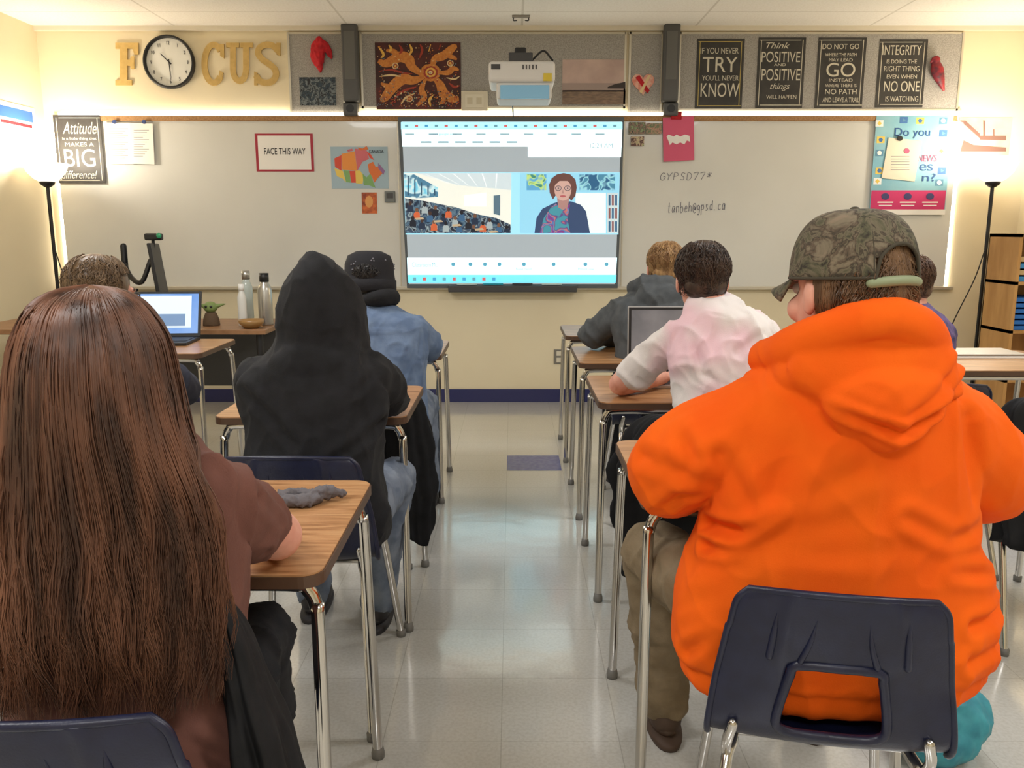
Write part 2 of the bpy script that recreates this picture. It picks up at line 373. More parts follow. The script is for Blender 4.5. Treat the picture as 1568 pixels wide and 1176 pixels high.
r=wroot('dark_photo_print',488,140); rect('print',460,119,515,162,mosaic('photo_dark',[C(15,20,25),C(50,70,85),C(20,30,40),C(120,130,135),C(30,35,42)],30,'wave'),r,.017)
# aboriginal style art: flowing figures, concentric rings and dots
r=wroot('aboriginal_art_print',640,117); rect('print',576,66,706,168,M('art_ground',C(52,20,18),.6,col2=C(84,30,24),scale=10),r,.017,.004)
ochre=M('art_ochre',C(214,140,62),.6,col2=C(196,116,46),scale=60); ayel=M('art_yellow',C(230,180,80),.6); ared=M('art_red',C(160,55,35),.6); apale=M('art_pale',C(225,200,150),.6); ablue=M('art_blue',C(100,120,130),.6)
k=0
for pts,w,mt in [([(650,116),(632,104),(626,92),(612,88),(592,98),(580,94)],17,ochre),([(612,88),(604,80),(592,78)],8,ochre),([(650,118),(634,124),(618,122),(604,132),(590,150),(583,154)],17,ochre),([(604,132),(592,132),(584,128)],7,ochre),([(662,108),(666,92),(680,86),(694,74),(700,72)],13,ochre),([(680,86),(692,88),(700,92)],7,ochre),([(664,118),(674,130),(680,144),(694,152),(703,152)],15,ochre),([(680,144),(680,154),(674,160)],7,ochre),([(652,122),(646,138),(650,150),(640,162)],10,ochre),([(668,112),(686,112),(694,106),(703,108)],9,ochre),
 ([(580,72),(588,84),(584,90)],4,ayel),([(596,70),(600,76),(596,80)],4,ayel),([(612,70),(616,78),(612,84)],4,ared),([(628,69),(631,78),(627,86)],4,ayel),([(644,69),(647,78),(643,90)],4,ared),([(660,69),(657,80)],4,ayel),([(676,69),(672,78)],4,ared),
 ([(582,110),(600,108),(616,112),(632,114)],3,ared),([(582,118),(600,116),(614,118)],3,apale),([(600,160),(610,146),(624,138),(638,134)],4,ared),([(614,162),(622,150),(636,144)],3,apale),([(664,146),(658,154),(660,164)],4,ayel),([(688,128),(696,134),(704,132)],4,ared),([(684,120),(696,122),(704,118)],3,apale)]:
    k+=1; poly('limb_%d'%k,thick(pts,w,sub=5),mt,r,.0215+.00015*k,.0003)
for j,(rr,mt) in enumerate([(15,ochre),(11,ared),(8,ayel),(5,ared),(3,apale)]): poly('ring_%d'%j,disc(660,112,rr,rr*.9,24,wob=.06,seed=j),mt,r,.0258+.0004*j,.0004)
for j,(u,v) in enumerate([(606,102),(628,152),(690,98)]):
    for jj,(rr,mt) in enumerate([(5,apale),(3.5,ared),(2,ayel)]): poly('eye_%d_%d'%(j,jj),disc(u,v,rr,rr,14),mt,r,.0262+.0004*jj,.0004)
pts=[]; 
for k in range(420):
    u=random.uniform(579,703); v=random.choice([random.uniform(69,165),random.uniform(140,165)]); s=random.uniform(.6,1.2); P=[U(a,b) for a,b in disc(u,v,s,s,6)]; pts.append(([(p[0],D-.0285,p[2]) for p in P],[tuple(range(6))]))
for j,mt in enumerate((apale,ablue,ochre,ared)):
    join('dots_%d'%j,pts[j::4],mt,r,False)
# landscape photo
r=wroot('landscape_photo',908,126)
rect('sky',861,92,957,140,M('ph_sky',C(205,180,170),.6,col2=C(182,158,150),scale=5),r,.017); rect('sea',861,128,957,141,M('ph_sea',C(160,142,136),.5),r,.0195,.0005); rect('shore',861,139,957,160,M('ph_shore',C(114,96,84),.7,col2=C(146,124,106),scale=25,stretch=(1,1,4)),r,.0175,.0025)
poly('hill',[(930,134),(940,130),(957,126),(957,136),(930,136)],M('ph_hill',C(60,52,52),.7),r,.0205)
# heart ornament
r=wroot('heart_ornament',983,128); hp=[]
for k in range(30):
    t=2*pi*k/30; hp.append((984+17*sin(t)**3, 128-(13*cos(t)-5*cos(2*t)-2*cos(3*t)-cos(4*t))*1.15))
poly('heart',hp,M('heart_red',C(214,130,112),.5,col2=C(225,185,165),scale=40),r,.017,.01); poly('stripe',[(972,120),(978,116),(994,140),(990,144)],m_red,r,.028); poly('stripe_2',[(996,116),(992,116),(978,142),(982,144)],apale,r,.0285)
# parrot ornament
r=wroot('parrot_ornament',1435,112)
blob('bird',[tube([U(1432,92,D-.04),U(1436,110,D-.05),U(1445,138,D-.03)],[.025,.045,.01],flat=.6,fdir=(0,1,0)),ell(U(1433,92,D-.045),(.03,.025,.03)),tube([U(1429,90,D-.05),U(1424,97,D-.05)],[.012,.004])],M('parrot_red',C(150,20,35),.5,col2=C(60,20,40),scale=25),r,.005,2)
# papers top left
r=wroot('pinned_papers',203,220)
rect('sheet_1',165,189,206,252,paper,r,.037); rect('sheet_2',204,190,239,252,M('paper_2',C(232,229,222),.8),r,.041,ang=.03)
tg=M('text_grey',C(140,140,140),.8)
for k in range(14): rect('text_line',170,198+k*3.4,200-(k%3)*4,198.8+k*3.4,tg,r,.0395,.0003)
for k in range(12): rect('text_line',209,200+k*3.6,232-(k%4)*3,200.8+k*3.6,tg,r,.0435,.0003)
for u in (180,225): poly('pin',disc(u,188,3,3),M('pin_blue',C(50,70,120),.4),r,.044,.01)
# FACE THIS WAY
r=wroot('face_this_way_sign',437,234); m_mar=M('maroon',C(165,40,60),.6)
rect('border',393,205,481,263,m_mar,r,.021); rect('sheet',397,208,477,260,paper,r,.0232,.0004); ftext('lettering','FACE THIS WAY',406,227,469,237,ink,r,.024)
# Canada map
r=wroot('canada_map',551,257); rect('sheet',508,225,595,289,M('map_sea',C(165,190,205),.6),r,.021)
mc=[C(215,80,60),C(235,150,70),C(235,205,100),C(130,175,110),C(210,110,120),C(150,110,160),C(225,120,60)]
shapes=[([(513,243),(524,238),(524,262),(514,256)],0),([(524,236),(544,232),(548,262),(525,260)],1),([(544,228),(562,230),(566,244),(556,248),(548,262)],4),([(513,258),(526,262),(531,280),(526,274),(517,270)],2),([(527,261),(536,262),(538,280),(531,279)],3),([(536,262),(545,262),(546,280),(539,280)],0),([(545,262),(552,261),(558,270),(556,282),(546,281)],2),([(556,266),(562,272),(568,266),(572,278),(576,288),(566,284),(558,284)],3),([(566,264),(564,252),(572,248),(576,256),(584,254),(588,264),(580,272),(574,280),(570,270)],6),([(580,250),(590,262),(588,268),(580,258)],5),([(562,232),(568,236),(574,246),(567,242)],0),([(548,226),(556,228),(562,224),(565,229),(552,231)],6),([(532,230),(540,228),(542,231),(534,233)],4)]
for k,(p,ci) in enumerate(shapes): poly('province_%d'%k,p,M('map_c%d'%ci,mc[ci],.6),r,.0232+.0001*k,.0006)
ftext('title','CANADA',566,230,588,235,ink,r,.0255)
r=wroot('orange_photo',566,311); rect('print',555,295,578,327,M('or_ph',C(215,110,50),.5,col2=C(130,50,30),scale=25),r,.021); poly('figure',disc(566,309,6,9),M('or_fig',C(225,160,90),.5),r,.0235)
r=wroot('thermostat',598,301); rect('body',590,293,606,310,M('thermo_grey',C(110,115,115),.5),r,.02,.02,bev=.004); rect('display',593,296,603,304,dgrey,r,.04,.001)
r=wroot('junction_box',727,155); rect('box',707,141,747,171,M('ivory',C(220,212,192),.5),r,.0,.05,bev=.004); rect('cover',713,146,741,166,M('ivory2',C(228,221,202),.5),r,.05,.004,bev=.001)
for u in (720,734): rect('socket',u-4,151,u+4,161,M('socket_cream',C(205,196,172),.5),r,.054,.002,bev=.0008)
r=wroot('power_outlet',856,546); rect('plate',848,535,863,557,M('outlet_grey',C(130,126,118),.4,.3),r,0,.008,bev=.002)
for vv in (541,551): rect('socket',852,vv-3.5,859,vv+3.5,M('outlet_face',C(215,208,190),.5),r,.008,.002,bev=.0005)
# photos on right of screen
r=wroot('photo_strip',988,198)
rect('photo_1',962,188,987,206,mosaic('ph_a',[C(40,60,60),C(170,140,120),C(80,70,70),C(140,160,120)],50,'wave'),r,.037); rect('photo_2',988,190,1012,206,mosaic('ph_b',[C(60,40,50),C(190,150,130),C(100,120,90)],50,'wave'),r,.037); rect('photo_3',965,210,985,224,mosaic('ph_c',[C(120,150,90),C(210,190,160),C(90,60,60)],50,'wave'),r,.037)
r=wroot('pink_paper',1037,214); m_pk=M('pink_card',C(214,92,125),.7)
rect('sheet',1014,180,1061,247,m_pk,r,.037,ang=-.05); poly('cutout',[(1019,210),(1022,207),(1030,210),(1034,207),(1040,210),(1047,207),(1054,209),(1055,218),(1050,216),(1046,222),(1040,219),(1034,222),(1028,219),(1024,223),(1022,217)],paper,r,.041); rect('hanger',1026,172,1042,184,m_red,r,.035,.012,bev=.002)
# handwriting strokes
GL={'G':[[(.9,.85),(.5,1),(.1,.6),(.2,.1),(.6,0),(.9,.3),(.9,.5),(.6,.5)]],'Y':[[(0,1),(.4,.5)],[(.9,1),(.4,.5),(.3,0)]],'P':[[(.1,0),(.15,1),(.7,.95),(.75,.6),(.15,.5)]],'S':[[(.85,.9),(.4,1),(.2,.7),(.7,.4),(.6,.05),(.1,.1)]],'D':[[(.1,0),(.15,1),(.7,.85),(.85,.4),(.5,0),(.1,0)]],'7':[[(0,.95),(.8,1),(.3,0)]],'*':[[(.1,.4),(.8,.9)],[(.1,.85),(.8,.45)],[(.45,.3),(.45,1)]],
't':[[(.4,1),(.35,.1),(.6,0)],[(.1,.7),(.7,.7)]],'a':[[(.8,.6),(.3,.6),(.1,.2),(.4,0),(.8,.55),(.8,0)]],'n':[[(.1,.6),(.15,0)],[(.15,.45),(.5,.62),(.75,.4),(.8,0)]],'b':[[(.1,1),(.15,0),(.6,0),(.8,.3),(.5,.6),(.15,.4)]],'e':[[(.1,.3),(.75,.35),(.5,.62),(.15,.35),(.3,0),(.8,.05)]],'h':[[(.1,1),(.12,0)],[(.12,.4),(.5,.6),(.75,.4),(.8,0)]],'@':[[(.7,.3),(.45,.5),(.3,.3),(.5,.15),(.7,.45),(.75,.1),(.95,.4),(.6,.8),(.1,.6),(.1,.1),(.5,-.15),(.9,-.1)]],'g':[[(.7,.55),(.3,.6),(.15,.3),(.5,.1),(.75,.5),(.7,-.3),(.2,-.35)]],'p':[[(.15,.6),(.1,-.4)],[(.13,.5),(.6,.6),(.75,.25),(.2,.1)]],'s':[[(.7,.55),(.3,.6),(.3,.4),(.65,.2),(.5,0),(.15,.05)]],'d':[[(.8,1),(.78,0)],[(.78,.5),(.3,.6),(.15,.2),(.5,0),(.78,.2)]],'.':[[(.3,.05),(.4,0)]],'c':[[(.75,.5),(.4,.6),(.15,.3),(.35,0),(.8,.1)]]}
mg=M('marker_grey',C(105,105,120),.6)
for s,u0,v0,w_,h_,sl in (('GYPSD77*',1010,276,10.2,11,-.02),('tanbeh@gpsd.ca',1022,326,6.4,15,-.10)):
    r=wroot('marker_writing',u0+30,v0-6); P=[]
    for i,ch in enumerate(s):
        for st in GL[ch]:
            q=[]
            for (a,b) in st:
                uu=u0+(i+a*.85+.15*b)*w_; vv=v0-b*h_+(uu-u0)*sl*-1*-.6+random.uniform(-.3,.3)
                x_,_,z_=U(uu,vv,D-.021); q.append((x_,D-.0215,z_))
            P.append(tube(q,.0019,6,4,capround=False))
    join('ink_strokes',P,mg,r)
# news poster right
r=wroot('news_poster',1391,254); rect('sheet',1333,178,1449,329,M('np_blue',C(125,180,200),.6,col2=C(150,195,205),scale=4),r,.037)
rect('pink_band',1330,292,1443,321,M('np_pink',C(205,50,110),.6),r,.0395,.0005); rect('white_band',1330,321,1443,329,paper,r,.0395,.0005)
nv=M('np_navy',C(30,80,140),.6)
ftext('title_1','Do you',1366,197,1420,213,nv,r,.041); ftext('title_2','NEWS',1402,238,1430,248,m_pk,r,.041); ftext('title_3','es',1404,252,1424,262,nv,r,.041); ftext('title_4','n?',1408,266,1428,278,nv,r,.041)
icm=[M('np_ic%d'%k,c_,.6) for k,c_ in enumerate([C(230,200,90),C(235,240,240),C(90,140,170),C(60,110,170)])]
for k,(u,v) in enumerate([(1343,190),(1440,186),(1440,205),(1345,215),(1437,232),(1343,235),(1438,262),(1343,262),(1340,278),(1434,280),(1380,185),(1405,186)]):
    rect('icon_screen_%d'%k,u-6,v-5,u+6,v+5,icm[(k+1)%4],r,.0395,.0005); poly('icon_%d'%k,disc(u,v,3.5,3.5,[4,12,3,6][k%4]),icm[k%4],r,.0402,.0005)
for k in range(3):
    poly('dot_%d'%k,disc(1352+34*k,301,6,5),M('np_d',C(60,60,110)),r,.0405); rect('txt_%d'%k,1340+34*k,309,1364+34*k,311,paper,r,.0405,.0004); rect('txt2_%d'%k,1342+34*k,314,1362+34*k,315.5,paper,r,.0405,.0004)
rect('overlay_paper',1351,214,1402,276,M('cream_paper',C(226,217,196),.8),r,.043,.002,ang=.1); poly('stamp',disc(1384,232,4,4),m_pk,r,.047); poly('magnet',disc(1373,213,4,4),black,r,.047,.008)
for k in range(6): rect('ptxt_%d'%k,1360,240+k*4,1388,240.8+k*4,tg,r,.0465,.0004)
# picture on right wall part
r=wroot('bridge_photo',1506,208); rect('print',1466,180,1547,238,M('br_ph',C(205,188,172),.6,col2=C(165,148,136),scale=6),r,.002)
for k,p in enumerate([[(1470,185),(1478,185),(1500,205),(1500,212)],[(1500,208),(1540,208),(1540,215),(1500,214)],[(1475,215),(1490,222),(1540,226),(1540,232),(1470,232)],[(1505,185),(1508,185),(1508,210),(1505,210)],[(1520,198),(1522,198),(1522,210),(1520,210)]]): poly('beam_%d'%k,p,M('br_dark',C(110,80,72),.6),r,.0045+.0003*k)
# sign on left wall
r=root('area_sign',(XL,5.86,2.03))
y0,y1=5.62,6.08
box('sheet',(XL,y0,1.86),(XL+.004,y1,2.13),paper,r); box('header',(XL+.004,y0+.03,2.03),(XL+.005,y1-.03,2.10),M('sign_blue',C(50,100,180),.6),r); box('red_line',(XL+.004,y0+.05,1.99),(XL+.005,y1-.05,2.01),m_red,r)
for k in range(2): box('row',(XL+.004,y0+.05,1.94-.05*k),(XL+.005,y1-.05,1.96-.05*k),tg,r)

# ================= interactive board =================
r=wroot('interactive_projection_board',782,310)
E=lambda n,c,s=1.0: M('scr_'+n,c,.6,emit=s)
poly('frame',[(611,181),(954,181),(944,440),(625,440)],M('board_frame',C(84,92,98),.5),r,.02,.05)
S=.0712
poly('screen_grey',[(617,188),(950,188),(940,434),(628,434)],E('grey',C(158,170,178),.65),r,S,.001)
poly('browser_bar',[(616,189),(951,189),(950,226),(618,226)],E('bar',C(205,242,250),1.3),r,S+.0012,.0005)
poly('tab_bar',[(616,189),(951,189),(951,200),(616,200)],E('tabs',C(160,222,240),1.1),r,S+.0018,.0005)
poly('side_popup',[(808,214),(950,214),(949,242),(808,242)],E('pop',C(225,246,250),1.2),r,S+.0025,.0005)
poly('video_band',[(620,265),(947,265),(945,359),(623,359)],E('vid',C(150,210,232),.85),r,S+.0012,.0005)
poly('toolbar',[(625,394),(943,394),(941,420),(626,420)],E('bar',C(205,240,248),.75),r,S+.0012,.0005)
poly('taskbar',[(626,420),(942,420),(941,432),(627,432)],E('task',C(110,208,232),1.0),r,S+.0012,.0005)
q=S+.002
poly('video_class',[(621,266),(783,266),(782,357),(623,357)],E('vc',C(222,226,218),.75),r,q,.0004)
poly('video_class_ceiling',[(640,266),(783,266),(783,292),(700,284)],E('vcc',C(190,205,212),.8),r,q+.0005,.0004)
for k in range(6): poly('video_ceiling_line_%d'%k,[(650+k*22,267),(652+k*22,267),(690+k*14,282+k*1.2),(689+k*14,282+k*1.2)],E('vcl',C(225,235,238),.8),r,q+.0008,.0003)
poly('video_class_crowd',[(622,304),(650,308),(680,314),(700,318),(730,328),(760,334),(782,344),(782,357),(623,357)],mosaic('crowd',[C(20,40,62),C(36,66,95),C(90,120,140),C(60,80,105),C(40,56,80),C(150,170,178),C(30,36,54)],20,'wave',emit=.55,detail=1,dist=.4),r,q+.001,.0004)
poly('video_class_windows',[(621,268),(636,268),(672,288),(672,302),(640,304),(622,302)],mosaic('vw',[C(110,190,220),C(200,230,235),C(70,120,150)],14,'wave',emit=.7,detail=0),r,q+.0015,.0004)
for k in range(5): poly('video_window_bar_%d'%k,[(626+k*10,270+k*5),(628+k*10,270+k*5.2),(628+k*10,300),(626+k*10,300)],E('vwb',C(50,90,120),.4),r,q+.0019,.0003)
poly('video_class_board',[(712,300),(745,296),(745,316),(712,316)],E('vcb',C(235,240,236),.8),r,q+.0012,.0004)
poly('video_class_door',[(756,300),(766,299),(766,330),(756,328)],E('vcd',C(90,120,140),.5),r,q+.0013,.0004)
sitv=[(630,312),(640,322),(652,314),(660,327),(668,318),(680,330),(688,321),(698,334),(708,326),(718,338),(728,331),(740,342),(750,337),(764,345),(634,334),(648,338),(666,340),(684,342),(704,345),(726,347),(776,348)]
for k,(u,v) in enumerate(sitv):
    b_=min(355.5,v+13); poly('video_torso_%d'%k,[(u-5,b_),(u-4.5,v+5),(u-2,v+2.5),(u+2,v+2.5),(u+4.5,v+5),(u+5,b_)],E('vct%d'%(k%5),[C(30,45,70),C(205,100,60),C(165,180,186),C(60,100,140),C(24,30,44)][k%5],.5),r,q+.0015+.0001*(k%5),.0001)
    poly('video_head_%d'%k,disc(u,v,2.6,3.2,12),E('vch%d'%(k%3),[C(70,48,42),C(120,84,64),C(30,30,40)][k%3],.4),r,q+.0022+.0002*(k%3),.0002)
for k,(u,v) in enumerate([(644,330),(672,334),(700,340),(734,346),(756,350)]): poly('video_desk_%d'%k,[(u-7,v+4),(u+5,v+3),(u+8,v+6),(u-5,v+7)],E('vdk',C(190,170,140),.5),r,q+.0029,.0002)
poly('video_person_bg',[(796,266),(946,266),(945,357),(796,357)],E('vp',C(135,195,222),.85),r,q,.0004)
poly('vp_picture',[(806,268),(836,268),(836,292),(806,292)],mosaic('vpp',[C(60,130,120),C(190,220,120),C(90,160,200)],20,'wave',emit=.7,detail=0),r,q+.0005,.0004)
poly('vp_picture_2',[(886,268),(940,268),(940,292),(886,292)],mosaic('vpp2',[C(40,90,130),C(150,210,225),C(70,130,160)],18,'wave',emit=.7,detail=0),r,q+.0005,.0004)
poly('vp_wall',[(880,296),(926,296),(926,357),(880,357)],E('vw2',C(215,228,230),.8),r,q+.0006,.0004)
poly('vp_shelf',[(928,296),(945,296),(945,357),(928,357)],E('vps',C(195,215,222),.6),r,q+.0006,.0004)
for k in range(9): poly('vp_book_%d'%k,[(930+(k%3)*5,299+(k//3)*20),(933+(k%3)*5,299+(k//3)*20),(933+(k%3)*5,315+(k//3)*20),(930+(k%3)*5,315+(k//3)*20)],E('vbk%d'%(k%2),[C(50,100,140),C(140,90,90)][k%2],.5),r,q+.0011,.0003)
poly('vp_body',[(818,357),(821,334),(830,320),(846,312),(858,308),(874,309),(888,314),(896,324),(902,357)],E('vb',C(58,82,125),.35),r,q+.001,.0004)
poly('vp_scarf',[(826,357),(832,334),(843,318),(850,312),(861,322),(872,312),(868,335),(872,357)],mosaic('scarf',[C(130,60,140),C(60,130,190),C(200,120,110),C(90,60,140),C(70,150,170)],16,'wave',emit=.5,detail=0),r,q+.0016,.0004)
poly('vp_hair',[(841,296),(840,284),(844,274),(852,268),(862,266),(872,268),(880,276),(882,288),(880,300),(874,308),(866,300),(850,300),(846,306)],E('vh',C(110,74,70),.4),r,q+.002,.0004)
poly('vp_jaw_neck',[(852,304),(871,304),(868,318),(861,322),(854,318)],E('vf2',C(175,135,132),.5),r,q+.0024,.0004)
poly('vp_face',disc(861,291,13,17,20),E('vf',C(202,166,158),.55),r,q+.0028,.0004)
poly('vp_fringe',[(847,286),(849,275),(860,270),(872,274),(876,286),(868,278),(856,278)],E('vh',C(0,0,0)),r,q+.0032,.0004)
for u in (854,868):
    poly('vp_glass',disc(u,289,5.0,4.0,14),E('vg',C(80,70,85),.3),r,q+.0034,.0004); poly('vp_lens',disc(u,289,4.1,3.1,14),E('vl',C(195,165,162),.55),r,q+.0038,.0004); poly('vp_eye',disc(u,289,1.2,1.0,8),E('vg',C(0,0,0)),r,q+.0042,.0004)
poly('vp_nose',[(861,290),(863,297),(859,297)],E('vn',C(184,142,138),.45),r,q+.0036,.0004)
poly('vp_smile',disc(861,301,4.5,1.6,12),E('vm',C(190,100,105),.4),r,q+.0036,.0004)
for k in range(22): rect('tab_%d'%k,622+k*15,193,627+k*15,196.5,E('ic%d'%(k%3),[C(110,160,180),C(210,100,105),C(80,160,210)][k%3],.6),r,q+.001,.0004)
for k in range(9): rect('addr_%d'%k,622+k*36,206,636+k*36,208,E('icg',C(150,180,192),.6),r,q+.001,.0004)
for k in range(6): rect('bm_%d'%k,646+k*26,218,662+k*26,220.5,E('icb',C(130,155,168),.6),r,q+.001,.0004)
for k,u in enumerate((652,695,721,743,765,802,847,895,927)):
    if k: poly('tool_%d'%k,disc(u,404,3,3,10),E('ict',C(90,165,195),.6),r,q+.001,.0004)
for k in range(9): rect('task_%d'%k,634+k*15,424,639+k*15,429,E('ic%d'%(k%3),C(0,0,0)),r,q+.001,.0004)
ftext('caption_1','Classroom M...',633,401,672,408,E('icg',C(110,140,155),.5),r,q+.002); ftext('caption_2','12:24 AM',902,221,936,228,E('icg',C(110,140,155),.5),r,q+.004)
ftext('caption_3','meet.google.com',660,205,700,209.5,E('icb',C(0,0,0)),r,q+.002); ftext('caption_4','Raise hand',790,409,813,413,E('icg',C(0,0,0)),r,q+.002); ftext('caption_5','Present now',884,409,908,413,E('icg',C(0,0,0)),r,q+.002)
r=wroot('pen_tray',785,441,D-.08); rect('tray',688,436,882,446,dgrey,r,.021,.09,bev=.006)
for k,u in enumerate((715,755,800,845)):
    a=U(u-14,435,D-.10); b=U(u+14,435,D-.10); join('pen_%d'%k,[tube([a,b],.008,10,1)],M('pen%d'%k,[C(200,220,225),C(40,160,190),C(60,60,70),C(200,220,225)][k],.4),r)

# ================= projector =================
YP=5.1
r=root('wall_mount_projector',U(798,110,5.35))
body=M('proj_white',C(218,216,212),.45)
def pb(nm,u0,v0,u1,v1,ya,yb,mt,bev=.01):
    x0,_,z1=U(u0,v0,ya);x1,_,z0=U(u1,v1,ya); return box(nm,(x0,ya,z0),(x1,yb,z1),mt,r,bev,3)
pb('body',748,93,850,126,YP,YP+.34,body,.02)
pb('lens_hood',760,124,845,152,YP+.02,YP+.3,body,.018)
pb('lens_window',766,130,841,151,YP+.01,YP+.03,M('proj_glass',C(120,165,190),.08,emit=.25),.004)
pb('mount_plate',779,80,816,96,YP+.05,YP+.25,dgrey,.006)
pb('mount_head',788,72,806,84,YP+.08,YP+.2,black,.01)
pb('port',752,98,766,106,YP-.004,YP+.02,dgrey,.002)
for k in range(5): pb('vent_%d'%k,800+k*5,99,802+k*5,106,YP-.002,YP+.02,dgrey,.0)
pb('sticker',832,112,845,124,YP-.004,YP+.02,M('yellow_tag',C(215,190,60),.5),.001)
c=U(797,78,YP+.15); join('arm',[tube([(c[0],YP+.15,c[2]-.02),(c[0],D-.03,c[2]-.02)],.022,14,1)],body,r)
zz=c[2]-.02; box('wall_plate',(c[0]-.06,D-.035,zz-.1),(c[0]+.06,D-.017,zz+.1),body,r,.004)
P=[U(815,92,YP+.1),U(832,78,YP+.1),U(846,92,YP+.1)]
join('cable_1',[tube(P[:3],.006,8,8)],black,r); join('cable_2',[tube([U(772,126,YP+.2),U(784,160,5.9),U(786,179,D-.05)],.005,8,8)],black,r)
r=root('ceiling_hook',(.06,5.9,CEIL)); box('clip',(.0,5.88,CEIL-.012),(.12,5.92,CEIL),M('clip_grey',C(150,146,138),.5,.4),r,.003); join('hooks',[tube([(.01,5.9,CEIL-.01),(.01,5.9,CEIL-.03),(.03,5.9,CEIL-.03)],.004,8,4),tube([(.11,5.9,CEIL-.01),(.11,5.9,CEIL-.03),(.09,5.9,CEIL-.03)],.004,8,4)],dgrey,r)

# ================= floor lamps =================
glow=emis('lamp_glow',C(255,234,195),14)
for nm,u in (('floor_lamp',65),('floor_lamp',1520)):
    x=U(u,283,5.85)[0]; x=max(x,XL+.17); y=5.85
    r=root(nm,(x,y,0))
    join('base',[lathe([(.0001,0),(.14,0),(.14,.015),(.1,.03),(.02,.04),(.0001,.04)],(x,y,0))],black,r)
    join('pole',[tube([(x,y,.03),(x,y,.9),(x,y,1.6)],.012,12,1)],black,r)
    o=join('cup',[lathe([(.0001,1.575),(.02,1.58),(.045,1.60),(.05,1.615),(.045,1.62)],(x,y,0))],black,r)
    o=join('bowl_shade',[lathe([(.035,1.61),(.08,1.635),(.12,1.68),(.145,1.74),(.14,1.74),(.11,1.685),(.07,1.645),(.03,1.62)],(x,y,0),40)],M('frosted_shade',C(250,238,215),.5,emit=1.6),r); fixnormals(o)
    join('bulb',[ell((x,y,1.70),(.04,.04,.055))],glow,r)
    s_=1 if x<0 else -1
    join('cord',[tube([(x+s_*.02,y-.02,1.15),(x+s_*.06,y,.95),(x+s_*.16,y+.05,.62),(x+s_*.12,D-.1,.3)],.004,8,6)],black,r)
    l=bpy.data.lights.new('lamp_light','POINT'); l.energy=27; l.color=(1,.89,.73); l.shadow_soft_size=.08; o=link(bpy.data.objects.new('bulb_light',l)); o.location=(x,y-.02,1.80); par(o,r)
for k,(x,y,e) in enumerate([(-1.6,.7,33),(1.9,.7,27),(0,-1.0,34),(-1.6,3.1,32),(1.9,3.1,32)]):
    r=root('ceiling_light_panel',(x,y,CEIL))
    box('frame',(x-.62,y-.32,CEIL-.012),(x+.62,y+.32,CEIL),white,r,.003); box('diffuser',(x-.58,y-.28,CEIL-.014),(x+.58,y+.28,CEIL-.011),M('diffuser',C(245,245,240),.5,emit=1.5),r)
    l=bpy.data.lights.new('panel','AREA'); l.shape='RECTANGLE'; l.size=1.16; l.size_y=.56; l.energy=e; l.color=(1,.99,.975); o=link(bpy.data.objects.new('panel_light',l)); o.location=(x,y,CEIL-.02); par(o,r)
w=bpy.data.worlds.new('w'); sc.world=w; w.use_nodes=True; w.node_tree.nodes['Background'].inputs[0].default_value=(.9,.92,1,1); w.node_tree.nodes['Background'].inputs[1].default_value=.3

# ================= desks and chairs =================
def woodmat():
    m=bpy.data.materials.new('desk_laminate'); m.use_nodes=True; n=m.node_tree.nodes; L=m.node_tree.links; b=n['Principled BSDF']
    tc=n.new('ShaderNodeTexCoord'); mp=n.new('ShaderNodeMapping'); mp.inputs['Scale'].default_value=(1.2,14,1); L.new(tc.outputs['Object'],mp.inputs[0])
    t=n.new('ShaderNodeTexNoise'); t.inputs['Scale'].default_value=5; t.inputs['Detail'].default_value=8; t.inputs['Distortion'].default_value=.8; L.new(mp.outputs[0],t.inputs['Vector'])
    r=n.new('ShaderNodeValToRGB'); e=r.color_ramp.elements; e[0].position=.3; e[0].color=C(140,98,62); e[1].position=.7; e[1].color=C(196,154,110); x=e.new(.5); x.color=C(178,132,90)
    L.new(t.outputs['Fac'],r.inputs[0]); L.new(r.outputs[0],b.inputs['Base Color']); b.inputs['Roughness'].default_value=.3; return m
wood=woodmat(); edge=M('desk_edge',C(84,60,44),.45); steel=M('underframe',C(60,60,62),.4,.5)
def rrect(w,d,r,n=6):
    P=[]
    for cx,cy,a0 in ((w-r,d-r,0),(-w+r,d-r,pi/2),(-w+r,-d+r,pi),(w-r,-d+r,1.5*pi)):
        for k in range(n+1): P.append((cx+r*cos(a0+pi/2*k/n),cy+r*sin(a0+pi/2*k/n)))
    return P
def slab(P,z0,z1,inset=0):
    n=len(P); v=[(x,y,z0) for x,y in P]+[(x,y,z1) for x,y in P]
    return v,[tuple(range(n-1,-1,-1)),tuple(range(n,2*n))]+[(i,(i+1)%n,n+(i+1)%n,n+i) for i in range(n)]
